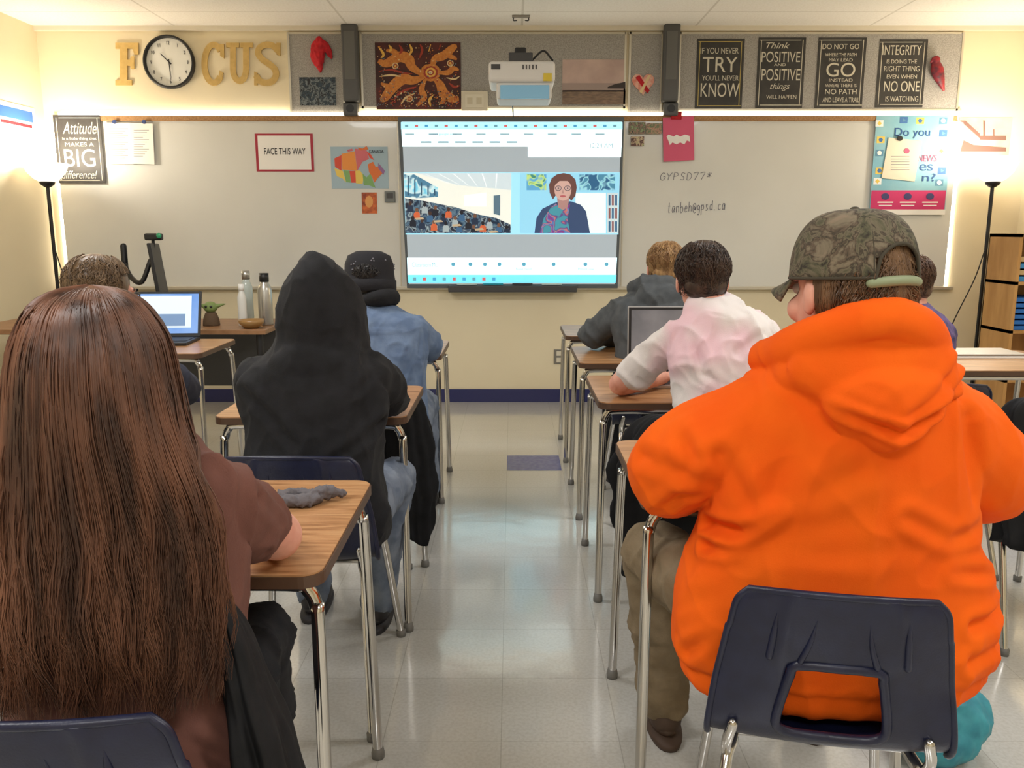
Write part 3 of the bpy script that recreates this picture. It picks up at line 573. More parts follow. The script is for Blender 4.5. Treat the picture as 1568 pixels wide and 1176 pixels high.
def desk(x,y,rz=0,w=.61,d=.54,h=.72):
    r=root('student_desk'); W2,D2=w/2,d/2
    join('desktop_edge',[slab(rrect(W2,D2,.04),h-.024,h-.003)],edge,r,False); join('desktop',[slab(rrect(W2-.003,D2-.003,.038),h-.02,h)],wood,r,False)
    join('under_panel',[slab(rrect(W2-.05,D2-.06,.02),h-.034,h-.024)],steel,r,False)
    P=[]
    for s in (-1,1):
        yy=s*(D2-.05); zt=h-.037
        pts=[(-W2+.01,yy+s*.045,.012),(-W2+.018,yy+s*.008,h-.13),(-W2+.022,yy,zt-.045),(-W2+.035,yy,zt-.012),(-W2+.07,yy,zt),(0,yy,zt),(W2-.07,yy,zt),(W2-.035,yy,zt-.012),(W2-.022,yy,zt-.045),(W2-.018,yy+s*.008,h-.13),(W2-.01,yy+s*.045,.012)]
        P.append(tube(pts,.0125,14,5))
    for s in (-1,1): P.append(tube([(s*(W2-.1),-D2+.06,h-.037),(s*(W2-.1),D2-.06,h-.037)],.009,10,1))
    join('tube_frame',P,chrome,r)
    G=[]
    for s in (-1,1):
        for t in (-1,1): G.append(lathe([(.0001,0),(.016,0),(.017,.012),(.013,.03),(.0001,.03)],(t*(W2-.01),s*(D2-.005),0),14))
    join('glides',G,M('glide_grey',C(110,108,104),.5),r)
    r.location=(x,y,0); r.rotation_euler=(0,0,rz); return r
navy=M('navy_shell',C(19,23,48),.36,col2=C(24,29,56),scale=30,bump=.15,bscale=300,spec=.45)
def chair(x,y,rz=0,s=1.0,dz=0):
    r=root('school_chair')
    prof=[(.42,.395,.17),(.405,.42,.19),(.30,.428,.2),(.15,.42,.205),(.06,.425,.21),(.012,.455,.215),(-.012,.52,.208),(-.03,.6,.195),(-.045,.68,.182),(-.05,.715,.174),(-.052,.735,.155)]
    A=cr(prof,5); nu=28; v=[];f=[]; WR=.038
    for i,(py,pz,hw) in enumerate(A):
        back=min(1,max(0,(pz-.44)/.12)) if py<.1 else 0
        for k in range(nu+1):
            u=-1+2*k/nu
            x_=u*hw; yy=py+back*WR*u*u; zz=pz-(.012*u*u if back and pz>.66 else 0)+(1-back)*.012*(u*u-.3)
            if back>.3 and abs(abs(u)-.5)<.05 and pz>.6: yy-=.006
            v.append((x_,yy,zz))
    for i in range(len(A)-1):
        for k in range(nu):
            u=-1+2*(k+.5)/nu; zc=(A[i][1]+A[i+1][1])/2; yc=A[i][0]
            if yc<.03 and .468<zc<.60 and abs(u)<(.46-.5*(zc-.468)+.0): continue
            a=i*(nu+1)+k; f.append((a,a+1,a+nu+2,a+nu+1))
    o=mk('shell',v,f,navy,r); fixnormals(o)
    m=o.modifiers.new('so','SOLIDIFY'); m.thickness=.007; m.offset=0
    m=o.modifiers.new('ss','SUBSURF'); m.levels=1; m.render_levels=1
    def bp(u,z):
        j=min(range(25,len(A)),key=lambda q:abs(A[q][1]-z)); hw=A[j][2]; return (u*hw,A[j][0]+min(1,max(0,(z-.44)/.12))*WR*u*u-.003,z)
    R=[bp(u,z) for u,z in [(0,.462),(.3,.463),(.43,.475),(.45,.50),(.42,.55),(.39,.585),(.35,.603),(0,.606),(-.35,.603),(-.39,.585),(-.42,.55),(-.45,.50),(-.43,.475),(-.3,.463),(0,.462)]]
    lip=[(hw,py+min(1,max(0,(pz-.44)/.12))*WR,pz-(.012 if pz>.66 else 0)) for py,pz,hw in A[22:]]
    lip2=[(-a,b,c) for a,b,c in lip][::-1]
    top=[(u*A[-1][2],A[-1][0]+WR*u*u,A[-1][1]-.012*u*u) for u in np.linspace(.9,-.9,9)]
    ribs=[tube([bp(t*.33,.612),bp(t*.27,.65),bp(t*.24,.69)],[.006,.005,.001],8,4) for t in (-1,1)]+[tube([bp(t*.60,.612),bp(t*.60,.66),bp(t*.60,.70)],[.007,.006,.001],8,4) for t in (-1,1)]
    join('rim',[tube(R,.009,8,2),tube(lip+top+lip2,.0065,8,1)]+ribs,navy,r)
    L=[]
    for t in (-1,1):
        L.append(tube([(t*.21,-.12,.01),(t*.185,-.02,.30),(t*.175,.03,.385),(t*.16,.08,.405),(t*.15,.25,.408),(t*.155,.34,.40),(t*.17,.38,.36),(t*.21,.44,.01)],.0115,12,5))
        L.append(tube([(t*.175,.04,.39),(t*.178,.01,.43),(t*.17,.0,.47)],.01,10,4))
    L+= [tube([(-.16,.1,.402),(.16,.1,.402)],.009,10,1),tube([(-.155,.3,.4),(.155,.3,.4)],.009,10,1)]
    join('chrome_legs',L,chrome,r)
    G=[lathe([(.0001,0),(.015,0),(.016,.02),(.0001,.025)],(t*.21,yy,0),12) for t in (-1,1) for yy in (-.12,.44)]
    join('glides',G,M('glide_grey',C(110,108,104),.5),r)
    r.location=(x,y,0); r.rotation_euler=(0,0,rz); r.scale=(s,s,1); return r
desk(-.635,1.60,0,.62,.55); desk(-.635,2.80,.0); desk(-.635,4.09,.0)
desk(.59,1.98,0); desk(.60,3.02,0); desk(.60,3.86,0); desk(.60,4.80,0)
desk(-1.75,2.95,0); desk(-1.85,4.15,0,.75); desk(2.1,3.7,0,.75,.6)
chair(-.59,.92,.0); chair(.53,1.255,-.19,.92); chair(-.57,2.06,.0); chair(-.6,3.15,.0,.95)
chair(.66,2.42,-.05,.95); chair(.66,3.62,0,.95)
chair(-1.3,2.25,0,.95); chair(1.62,3.05,0,.95); chair(1.72,2.50,.05,.95); chair(-1.45,5.75,pi,.9)

# ================= people =================
def skinmat(nm,c,c2): 
    m=M(nm,c,.5,col2=c2,scale=20,bump=.08,bscale=200)
    m.node_tree.nodes['Principled BSDF'].inputs['Subsurface Weight'].default_value=.08; return m
skin=skinmat('skin',C(226,168,148),C(210,146,126))
def tf(c,s,yaw,tilt=0):
    R=Matrix.Translation(c)@Matrix.Rotation(yaw,4,'Z')@Matrix.Rotation(tilt,4,'X')@Matrix.Scale(s,4)
    return lambda p: tuple(R@Vector(p))
def tfp(part,T): return [T(p) for p in part[0]],part[1]
def head(c,s,yaw,parent,mat,tilt=0,neck=None):
    T=tf(c,s,yaw,tilt); P=[ell((0,-.008,.03),(.074,.094,.088)),ell((0,.022,-.03),(.06,.066,.088)),ell((0,.05,-.085),(.036,.034,.026)),
       tube([(0,.09,.012),(0,.103,-.018),(0,.108,-.034)],[.009,.012,.015],8,3),ell((0,.083,.02),(.05,.014,.012)),
       ell((.034,.066,-.035),(.024,.024,.024)),ell((-.034,.066,-.035),(.024,.024,.024)),
       ell((0,.082,-.062),(.024,.014,.007)),ell((0,.081,-.071),(.021,.013,.007))]
    for t in (-1,1): P+=[ell((t*.078,-.004,-.012),(.008,.02,.031),(t*.35,'Z')),ell((t*.075,0.0,-.03),(.008,.012,.012))]
    P=[tfp(p,T) for p in P]
    if neck: P.append(tube([T((0,-.02,-.03)),neck],[.054*s,.062*s],16,1))
    blob('head',P,mat,parent,.0055,3)
    E=[tfp(ell((t*.03,.076,.0),(.012,.012,.011)),T) for t in (-1,1)]
    join('eyes',E,M('eye_white',C(225,220,215),.2),parent); join('irises',[tfp(ell((t*.03,.087,0),(.005,.003,.005)),T) for t in (-1,1)],M('iris',C(50,40,30),.2),parent)
    join('eyebrows',[tfp(tube([(t*.045,.082,.022),(t*.03,.092,.026),(t*.014,.094,.022)],.003,6,3),T) for t in (-1,1)],M('brow',C(70,48,32),.8),parent)
    join('lips',[tfp(tube([(-.022,.089,-.066),(0,.098,-.065),(.022,.089,-.066)],[.003,.005,.003],8,3,flat=.7),T)],M('lip',C(185,100,95),.5),parent)
    return T
def handparts(w,d,side=1,s=1.0):
    w=np.array(w,float); d=np.array(d,float); d/=np.linalg.norm(d); up=np.array((0,0,1.)); l=np.cross(d,up); l/=np.linalg.norm(l); l=l*side; u=np.cross(l,d)*side
    if u[2]<0: u=-u
    P=[]
    P.append(tube([w-d*.01,w+d*.03*s,w+d*.085*s],[.024*s,.036*s,.038*s],14,3,flat=.42,fdir=u))
    for k,(o,L) in enumerate(((-.03,.055),(-.01,.07),(.011,.076),(.031,.068))):
        b=w+d*.082*s+l*o*s
        P.append(tube([b-d*.012,b+d*L*.45*s+u*.007,b+d*L*.8*s-u*.002,b+d*L*s-u*.011],[.0095*s,.009*s,.008*s,.007*s],10,3))
    b=w+d*.025*s+l*.03*s
    P.append(tube([b,b+(d*.5+l*.5)*.045*s,b+(d*.8+l*.3)*.075*s-u*.004],[.013*s,.0105*s,.009*s],10,3))
    return P
def shorthair(T,s,parent,mat,seed=1,low=-.07,n=900,thick=1.0,front=.45):
    rr=random.Random(seed)
    th=thick
    blob('hair_base',[tfp(ell((0,-.014,.038),(.081*th,.096*th,.090*th)),T),tfp(ell((0,-.05,-.015),(.068*th,.05*th,.06)),T)],mat,parent,.006,3)
    L=[]
    for k in range(n):
        a=rr.uniform(0,2*pi)
        dx,dy=sin(a),-cos(a)
        endz=low+rr.uniform(-.012,.02) if dy<.25 else .05+.03*dy
        z=rr.uniform(max(endz,-.02),.125); pts=[]
        len_=rr.uniform(.05,.09); steps=7
        ph0=math.acos(max(-.95,min(.98,(z-.038)/.095)))
        for i in range(steps):
            ph=ph0+i*len_/steps/.095; aa=a+.35*i/steps*rr.uniform(-1,1)
            zz=.038+.095*cos(ph)
            nar=1-max(0,(ph-1.7))*.18
            ex=.086*th*sin(min(ph,1.9))*nar; ey=.101*th*sin(min(ph,2.0))*nar; sh=1.0+.02*rr.random()+(.06*i/steps*rr.random())
            if zz<endz: break
            pts.append(T((sin(aa)*ex*sh,-.014-cos(aa)*ey*sh,zz)))
        if len(pts)>2: L.append(pts)
    strands('hair_strands',L,.0017,mat,parent)
def hairmat(nm,c,c2,rough=.4): return M(nm,c,rough,col2=c2,scale=60,detail=2,stretch=(1,1,.12),bump=.3,bscale=250,spec=.6)
def shoe(p,yaw,mat):
    T=tf(p,1,yaw); return [tfp(ell((0,.06,.035),(.045,.12,.035)),T),tfp(ell((0,.0,.055),(.042,.06,.05)),T),tfp(loft([(.0,0,.05,.045,.135),(.012,0,.05,.047,.14),(.02,0,.05,.045,.135)],24,1),T)]
def legs(parent,pants,shoes_m,hip,kneeL,kneeR,ankL,ankR,g=1.0,seed=2,vox=.009):
    P=[ell((hip[0],hip[1]+.02,hip[2]+.03),(.175*g,.14*g,.085))]
    for s,kn,an in ((-1,kneeL,ankL),(1,kneeR,ankR)):
        hp=(hip[0]+s*.095*g,hip[1]+.04,hip[2]+.02)
        P.append(tube([hp,tuple((np.array(hp)+np.array(kn))/2+np.array((0,0,.008))),kn],[.088*g,.078*g,.062*g],18,5))
        P.append(tube([kn,tuple((np.array(kn)*.55+np.array(an)*.45)-np.array((0,.012,0))),an],[.062*g,.058*g,.05*g],18,5))
    blob('trousers',P,pants,parent,vox,3,folds([],.0065,32,seed,(1,1,.8)))
    Q=[]
    for an in (ankL,ankR): Q+=shoe((an[0],an[1],0),0,shoes_m)
    join('shoes',Q,shoes_m,parent)
def sitter(name,x,y,top,cloth,pants,hm,yaw=0,g=1.0,shw=.128,lean=.06,armL=None,armR=None,headyaw=0,hood=None,short_sleeve=False,s=1.0,seed=1,hair=True,low=-.07,headx=0,thick=1.0,tiltx=0,creases=[],vox=.007,skinm=None,drop=.125,fa=.0045,kR=None,aR=None):
    skinm=skinm or skin
    r=root(name); hz=top-.12*s-.008; sz=hz-drop*s; ly=lean
    hc=(headx,ly+.07,hz)
    a=g
    rows=[(.445,0,0,.165*a,.125*a),(.52,0,0,.17*a,.13*a),(.64,tiltx*.3,.01,.157*a,.118*a),(.76,tiltx*.6,ly*.5,.16*a,.115*a),(sz-.15,tiltx,ly*.8,.172*a,.12*a),(sz-.08,tiltx,ly*.95,.168*a,.112*a),(sz-.02,tiltx,ly,.138*a,.092*a),(sz+.02,headx*.5+tiltx*.5,ly+.015,.092*a,.072),(sz+.045,headx*.8,ly+.03,.06,.058)]
    P=[loft(rows,36,4)]
    armL=armL or [(-.19,ly+.17,.785),(-.07,ly+.40,.772)]; armR=armR or [(.19,ly+.17,.785),(.07,ly+.40,.772)]
    skp=[]
    for sd,arm in ((-1,armL),(1,armR)):
        sh=(tiltx+sd*shw*a,ly+.005,sz-.075); el,wr_=np.array(arm[0]),np.array(arm[1])
        m1=(np.array(sh)*.5+el*.5)+np.array((sd*.008,-.01,0))
        if short_sleeve:
            P.append(tube([sh,tuple(m1),tuple(np.array(sh)*.3+el*.7)],[.056*a,.056*a,.058*a],16,4))
            skp.append(tube([tuple(m1),tuple(el),tuple((el+wr_)/2),tuple(wr_)],[.040*s,.038*s,.036*s,.025*s],16,4))
        else:
            P.append(tube([sh,tuple(m1),tuple(el),tuple((el+wr_)/2),tuple(wr_)],[.058*a,.057*a,.052*a,.046*a,.035*a],16,4))
        dd=wr_-el; skp+=handparts(wr_,(dd[0],dd[1],0),-sd,s)
    if hood=='down':
        P+= [tube([(-.08,ly+.08,sz+.01),(-.092,ly-.0,sz+.04),(0,ly-.055,sz+.055),(.092,ly-.0,sz+.04),(.08,ly+.08,sz+.01)],[.022,.032,.036,.032,.022],14,5),ell((0,ly-.075,sz-.01),(.095,.042,.07))]
    if hood=='up':
        q=ly+.02; P+= [loft([(sz-.06,0,ly,.165,.105),(sz-.01,headx*.3,ly+.0,.14,.11),(hz-.09,headx,q,.122,.118),(hz-.03,headx,q,.119,.12),(hz+.03,headx,q,.108,.115),(hz+.08,headx,q-.01,.082,.09),(hz+.112,headx,q-.02,.050,.055),(hz+.13,headx,q-.02,.016,.018)],32,4,2.1),ell((0,ly-.075,sz-.03),(.11,.05,.07))]
    blob('top_garment',P,cloth,r,vox,4,folds(creases,fa,24,seed,(1,1,.75),.001))
    blob('hands_and_arms',skp,skinm,r,.0045,1)
    T=head(hc,s,headyaw,r,skinm,-.1,(headx*.7,ly+.02,sz+.0))
    if hair and hood!='up': shorthair(T,s,r,hm,seed,low,1100,thick)
    legs(r,pants,M('shoe_dark',C(40,38,42),.6),(0,.02,.48),(-.12,.42,.50),kR or (.12,.42,.50),(-.13,.44,.09),aR or (.13,.44,.09),.92*g if g<1.2 else 1.05,seed)
    r.location=(x,y,0); r.rotation_euler=(0,0,yaw); return r,T
jeans=M('jeans_light',C(128,138,154),.85,col2=C(86,98,118),scale=14,bump=.4,bscale=500)
denim=M('denim_jacket',C(108,128,158),.85,col2=C(88,108,140),scale=20,bump=.5,bscale=500)
blackc=M('black_fleece',C(17,18,22),.95,col2=C(23,24,29),scale=30,bump=.4,bscale=400)
# black hoodie
r,T=sitter('student_in_black_hoodie',-.55,2.22,1.222,blackc,jeans,None,g=1.16,hood='up',lean=.06,seed=11,armL=[(-.20,.22,.79),(-.10,.44,.78)],armR=[(.165,.27,.79),(.08,.46,.78)],headx=.015,drop=.13,vox=.0065,fa=.0065,kR=(.16,.38,.50),aR=(.10,.36,.09),
 creases=[([(-.13,-.06,1.00),(-.06,-.09,.96),(.02,-.12,.93),(.09,-.09,.96),(.15,-.06,1.00)],.009,.013),([(.015,-.12,1.18),(.015,-.13,1.06),(.01,-.14,.96)],.004,.004),([(.2,.0,.93),(.12,-.09,.86),(.02,-.12,.83)],.012,.015),([(-.2,-.02,.90),(-.10,-.09,.82),(-.02,-.12,.74)],.012,.015),([(.19,-.0,.78),(.08,-.1,.70)],.012,.013),([(-.18,-.0,.72),(-.05,-.12,.66)],.012,.012),([(.1,-.12,.62),(-.1,-.12,.58)],.010,.010)])
# denim jacket + bucket cap
r,T=sitter('student_in_denim_jacket',-.53,3.37,1.20,denim,jeans,hairmat('hair_black',C(25,22,22),C(40,35,34)),g=1.05,seed=13,headx=-.065,lean=.05,s=1.0,armL=[(-.2,.2,.785),(-.08,.42,.77)],armR=[(.165,.2,.785),(.06,.42,.78)],drop=.12,fa=.006,creases=[([(-.15,-.07,.90),(.15,-.07,.90)],.005,.006),([(-.1,-.1,.89),(-.08,-.12,.55)],.005,.005),([(.1,-.1,.89),(.08,-.12,.55)],.005,.005),([(.17,0,.95),(.15,-.04,.80)],.006,.006),([(-.06,.0,.99),(.0,-.03,.975),(.06,.0,.99)],.005,.006)])
cap=M('black_cotton',C(26,26,32),.9,bump=.3,bscale=300)
def attach(o):
    o.parent=r; o.matrix_parent_inverse=Matrix(); return o
v,f=lathe([(.112,-.005),(.108,.0),(.103,.03),(.101,.07),(.088,.105),(.055,.122),(.0001,.126)],(0,-.008,.012))
attach(join('cap_crown',[([T(p) for p in v],f)],cap,None))
pts=[]
for k in range(30):
    a=random.uniform(0,2*pi); z=random.uniform(.03,.09); rad=.103 if z<.07 else .097
    pts.append(tfp(ell((rad*sin(a),-rad*cos(a)-.008,z+.012),(.0035,.0035,.0035),None,8,6),T))
attach(join('cap_dots',pts,M('grey_dots',C(120,120,130),.8),None))
attach(join('cap_band',[([T(p) for p in lathe([(.106,-.035),(.112,-.03),(.112,.01),(.108,.012)],(0,-.01,.005))[0]],lathe([(0,0)]*4,(0,0,0))[1])],cap,None))
attach(blob('nape_hood_roll',[tfp(tube([(-.03,-.095,-.07),(.05,-.10,-.06),(.10,-.05,-.055),(.09,.0,-.08)],[.02,.035,.035,.02],14,4),T)],blackc,None,.006,3))
# white shirt boy
whiteT=M('white_tshirt',C(226,220,218),.9,col2=C(230,196,206),scale=5,detail=1,bump=.3,bscale=300,lo=.42,hi=.6)  # pale pink noise: tint of projector light painted into the shirt colour
brownh=hairmat('hair_dark_brown',C(48,34,28),C(74,54,42))
khaki=M('khaki',C(134,118,94),.9,col2=C(116,100,76),scale=20,bump=.4,bscale=300)
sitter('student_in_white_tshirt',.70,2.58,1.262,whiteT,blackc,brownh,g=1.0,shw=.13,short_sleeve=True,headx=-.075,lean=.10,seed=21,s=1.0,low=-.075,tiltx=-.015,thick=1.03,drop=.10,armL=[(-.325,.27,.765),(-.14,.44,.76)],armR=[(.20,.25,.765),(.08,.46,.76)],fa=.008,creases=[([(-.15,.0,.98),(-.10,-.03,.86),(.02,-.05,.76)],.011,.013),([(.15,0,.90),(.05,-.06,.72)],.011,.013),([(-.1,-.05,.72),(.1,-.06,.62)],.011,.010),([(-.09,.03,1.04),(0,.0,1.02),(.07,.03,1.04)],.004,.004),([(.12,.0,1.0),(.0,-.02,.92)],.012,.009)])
# grey hoodie
greyh=M('grey_fleece',C(88,92,96),.95,col2=C(74,78,82),scale=20,bump=.4,bscale=300)
sitter('student_in_grey_hoodie',.66,3.78,1.245,greyh,blackc,hairmat('hair_blond_brown',C(190,152,104),C(144,106,68)),g=1.12,hood='down',seed=31,headx=.055,low=-.09,lean=.06,armL=[(-.27,.22,.79),(-.10,.40,.775)],drop=.115,fa=.007)
# far right student
purp=M('purple_print',C(62,60,96),.9,col2=C(104,86,130),scale=30)
sitter('student_in_purple_top',1.61,3.25,1.20,purp,jeans,hairmat('hair_brown2',C(70,46,32),C(98,66,46)),g=.9,seed=41,low=-.12,lean=.06,headyaw=.2,s=.95)
# far left student with glasses
navyc=M('navy_sweater',C(46,50,66),.95,bump=.3,bscale=300)
r,T=sitter('student_with_glasses',-1.27,2.45,1.225,navyc,jeans,hairmat('hair_brown3',C(130,104,76),C(98,76,54)),g=1.0,seed=51,low=-.08,lean=.05,headyaw=-.5)
attach(join('glasses',[tfp(tube([(t*.08,.0,.005),(t*.074,.07,.008),(t*.05,.098,.008),(t*.05,.1,-.008),(t*.03,.104,-.014),(t*.012,.104,-.008),(t*.01,.104,.01),(t*.03,.104,.014),(t*.05,.1,.01)],.002,6,2),T) for t in (-1,1)],black,None))

# ---------- orange hoodie student ----------
r=root('student_in_orange_hoodie',(.60,1.45,0))
orange=M('orange_fleece',C(238,100,16),.9,col2=C(234,90,12),scale=6,bump=.35,bscale=420,bdist=.001,spec=.2)
rows=[(.45,.61,1.485,.27,.155),(.465,.61,1.485,.284,.165),(.50,.612,1.485,.284,.168),(.52,.612,1.485,.300,.176),(.64,.612,1.487,.292,.168),(.76,.607,1.487,.250,.152),(.87,.605,1.48,.245,.148),(.96,.60,1.475,.235,.133),(1.015,.60,1.47,.195,.118),(1.06,.598,1.465,.140,.10),(1.10,.595,1.46,.09,.08)]
P=[loft(rows,44,5,2.15)]
P+=[tube([(.45,1.46,.965),(.37,1.50,.90),(.315,1.56,.838),(.36,1.72,.79),(.44,1.88,.785)],[.078,.088,.085,.066,.045],22,6)]
P+=[tube([(.765,1.46,.965),(.85,1.50,.89),(.915,1.56,.82),(.87,1.72,.795),(.78,1.88,.785)],[.080,.090,.086,.066,.045],22,6)]
P+=[tube([(.47,1.50,1.065),(.487,1.41,1.10),(.53,1.365,1.133),(.60,1.345,1.155),(.67,1.365,1.133),(.715,1.42,1.10),(.73,1.50,1.065)],[.032,.038,.039,.036,.039,.038,.032],16,5)]
P+=[ell((.605,1.375,1.07),(.14,.058,.085)),ell((.615,1.35,1.025),(.105,.05,.072)),ell((.625,1.335,.985),(.055,.035,.045)),ell((.505,1.42,1.055),(.052,.06,.05)),ell((.715,1.42,1.045),(.054,.06,.05))]
yb=1.315
def Y_(u,v,Y=yb): return U(u,v,Y)
hoodline=[Y_(1168,560,1.38),Y_(1205,592,1.34),Y_(1290,632,1.31),Y_(1380,665,1.30),Y_(1425,640,1.31),Y_(1468,600,1.36),Y_(1476,575,1.40)]
seam=[Y_(1333,470,1.30),Y_(1340,520,1.29),Y_(1362,600,1.29),Y_(1380,660,1.29)]
cre=[(hoodline,.007,.015),(seam,.003,.004),
 ([Y_(1190,545,1.36),Y_(1260,600,1.31),Y_(1345,635,1.29)],.009,.007),([Y_(1460,560,1.36),Y_(1430,605,1.32),Y_(1395,640,1.30)],.009,.007),
 ([Y_(1085,800,1.46),Y_(1135,815,1.38),Y_(1190,790,1.34)],.010,.018),([Y_(1078,835,1.44),Y_(1130,850,1.36)],.009,.016),
 ([Y_(1060,890,1.40),Y_(1120,870,1.34),Y_(1200,880,1.31)],.012,.015),([Y_(1180,590,1.37),Y_(1130,660,1.36)],.014,.010),
 ([Y_(1530,800,1.42),Y_(1460,830,1.34),Y_(1400,800,1.32)],.012,.015),([Y_(1545,880,1.42),Y_(1470,880,1.34)],.010,.014),
 ([Y_(1000,790,1.5),Y_(1040,760,1.45),Y_(1090,770,1.42)],.010,.011),([Y_(1100,700,1.4),Y_(1150,780,1.37)],.014,.010),([Y_(1490,640,1.38),Y_(1500,760,1.38)],.014,.011),
 ([Y_(1040,960,1.42),Y_(1100,930,1.33)],.011,.012),([Y_(1050,1000,1.42),Y_(1110,960,1.33)],.010,.011),([Y_(1250,760,1.32),Y_(1330,720,1.32)],.018,.007),([Y_(1480,1010,1.35),Y_(1540,960,1.45)],.011,.013),([Y_(1490,960,1.35),Y_(1545,920,1.45)],.010,.012),
 ([Y_(1020,640,1.46),Y_(1060,700,1.42)],.012,.008),([Y_(990,700,1.5),Y_(1050,720,1.44)],.012,.008),([Y_(1230,860,1.31),Y_(1400,850,1.31)],.016,.006),([Y_(1130,880,1.33),Y_(1300,900,1.30)],.014,.006),([Y_(1210,680,1.34),Y_(1180,760,1.36)],.018,.006)]
blob('hoodie',P,orange,r,.005,5,folds(cre,.0048,15,4,(1,1,.7),.0007))
blob('hands',handparts((.45,1.90,.775),(.35,1,0),1,1.1)+handparts((.77,1.90,.775),(-.35,1,0),-1,1.1),skin,r,.0045,1)
hc=(.586,1.46,1.198); T=head(hc,1.07,.38,r,skin,-.05,(.59,1.46,1.05))
m_nape=hairmat('hair_nape',C(122,90,62),C(88,62,42))
blob('hair_base',[tfp(ell((0,-.02,.025),(.077,.085,.07)),T),tfp(ell((0,-.04,-.03),(.07,.05,.05)),T)],m_nape,r,.006,3)
L=[]
for k in range(1100):
    a=random.uniform(-1.6,1.6); z0=random.uniform(-.01,.075); pts=[]
    for i in range(6):
        z=z0-i*.011
        if z<-.055: break
        q=1-.25*max(0,(-z-.02)/.06)-.12*max(0,(z-.02)/.055); pts.append(T((sin(a+.07*i*random.uniform(-1,1))*.082*q,-.018-cos(a)*.092*q,z)))
    if len(pts)>2: L.append(pts)
strands('hair_strands',L,.0018,m_nape,r)
def camo():
    m=bpy.data.materials.new('camo_fabric'); m.use_nodes=True; n=m.node_tree.nodes; Lk=m.node_tree.links; b=n['Principled BSDF']; b.inputs['Roughness'].default_value=.9
    tc=n.new('ShaderNodeTexCoord'); t=n.new('ShaderNodeTexNoise'); t.inputs['Scale'].default_value=24; t.inputs['Detail'].default_value=5; t.inputs['Roughness'].default_value=.6; t.inputs['Distortion'].default_value=.7; Lk.new(tc.outputs['Object'],t.inputs['Vector'])
    r=n.new('ShaderNodeValToRGB'); e=r.color_ramp.elements; e[0].position=.36; e[0].color=C(48,42,36); e[1].position=.68; e[1].color=C(132,116,98)
    for p_,c_ in ((.43,C(84,82,62)),(.48,C(108,98,80)),(.51,C(56,50,40)),(.55,C(92,78,64)),(.6,C(116,106,88))): x=e.new(p_); x.color=c_
    Lk.new(t.outputs['Fac'],r.inputs[0]); Lk.new(r.outputs[0],b.inputs['Base Color'])
    bp=n.new('ShaderNodeBump'); bp.inputs['Strength'].default_value=.25; bp.inputs['Distance'].default_value=.001; t2=n.new('ShaderNodeTexNoise'); t2.inputs['Scale'].default_value=500; Lk.new(tc.outputs['Object'],t2.inputs['Vector']); Lk.new(t2.outputs['Fac'],bp.inputs['Height']); Lk.new(bp.outputs[0],b.inputs['Normal']); return m
cm=camo()
RX,RY,RZ=.088,.102,.106
def capP(a,ph,k=1.0): 
    ex=cos(ph)**.62; return T((sin(a)*RX*ex*k,-.012-cos(a)*RY*ex*k,.016+RZ*(sin(ph)**.9)*(1 if k==1 else 1.01)))
v=[];f=[];na=64;nz=18
for j in range(nz+1):
    ph=(pi/2)*j/nz
    for k in range(na): v.append(capP(2*pi*k/na,ph))
for j in range(nz):
    for k in range(na):
        a=2*pi*(k+.5)/na; a=(a+pi)%(2*pi)-pi; zz=(j+.5)/nz
        if abs(a)<.50 and zz<.30*math.sqrt(max(0,1-(a/.50)**2)): continue
        f.append((j*na+k,j*na+(k+1)%na,(j+1)*na+(k+1)%na,(j+1)*na+k))
o=mk('cap_crown',v,f,cm,r); m=o.modifiers.new('s','SOLIDIFY'); m.thickness=.004; m.offset=1
S_=[]
for k in range(6):
    a=pi/6+k*pi/3; pts=[]
    for j in range(10):
        ph=(pi/2)*j/9.3; 
        if abs(((a+pi)%(2*pi))-pi)<.5 and j<4: continue
        pts.append(capP(a,ph,1.03))
    S_.append(tube(pts,.0014,6,3))
arch=[capP(a,.30*math.sqrt(max(0,1-(a/.50)**2))*pi/2,1.03) for a in np.linspace(-.5,.5,15)]
S_.append(tube(arch,.003,8,2)); S_.append(tfp(ell((0,-.012,.016+RZ+.003),(.008,.008,.005)),T))
band=[capP(a,.01,1.03) for a in np.linspace(.5,2*pi-.5,40)]
S_.append(tube(band,.003,6,1)); join('cap_seams',S_,M('camo_dark',C(66,60,48),.9),r)
st=[T((sin(a)*RX*1.0,-.012-cos(a)*RY*1.0,.010+.003*cos(a*3))) for a in np.linspace(-.55,.55,12)]
join('cap_strap',[tube(st,.0085,10,2,flat=1.0)],M('strap_green',C(138,148,116),.6),r)
v=[];f=[]
for j in range(7):
    for k in range(17):
        u=-1+k/8; t=j/6; a=u*.95; x0=sin(a)*RX*.98; y0=-.012+cos(a)*RY*.98
        v.append(T((x0*(1-.04*t),y0+t*.072*(1-.5*u*u),.02-.02*t-.022*u*u*t)))
for j in range(6):
    for k in range(16): f.append((j*17+k,j*17+k+1,(j+1)*17+k+1,(j+1)*17+k))
o=mk('cap_brim',v,f,cm,r); m=o.modifiers.new('s','SOLIDIFY'); m.thickness=.004
legs(r,khaki,M('boot_brown',C(70,52,40),.7),(.60,1.50,.49),(.335,1.90,.53),(.80,1.90,.52),(.40,1.97,.09),(.78,2.0,.09),1.12,61,.007)

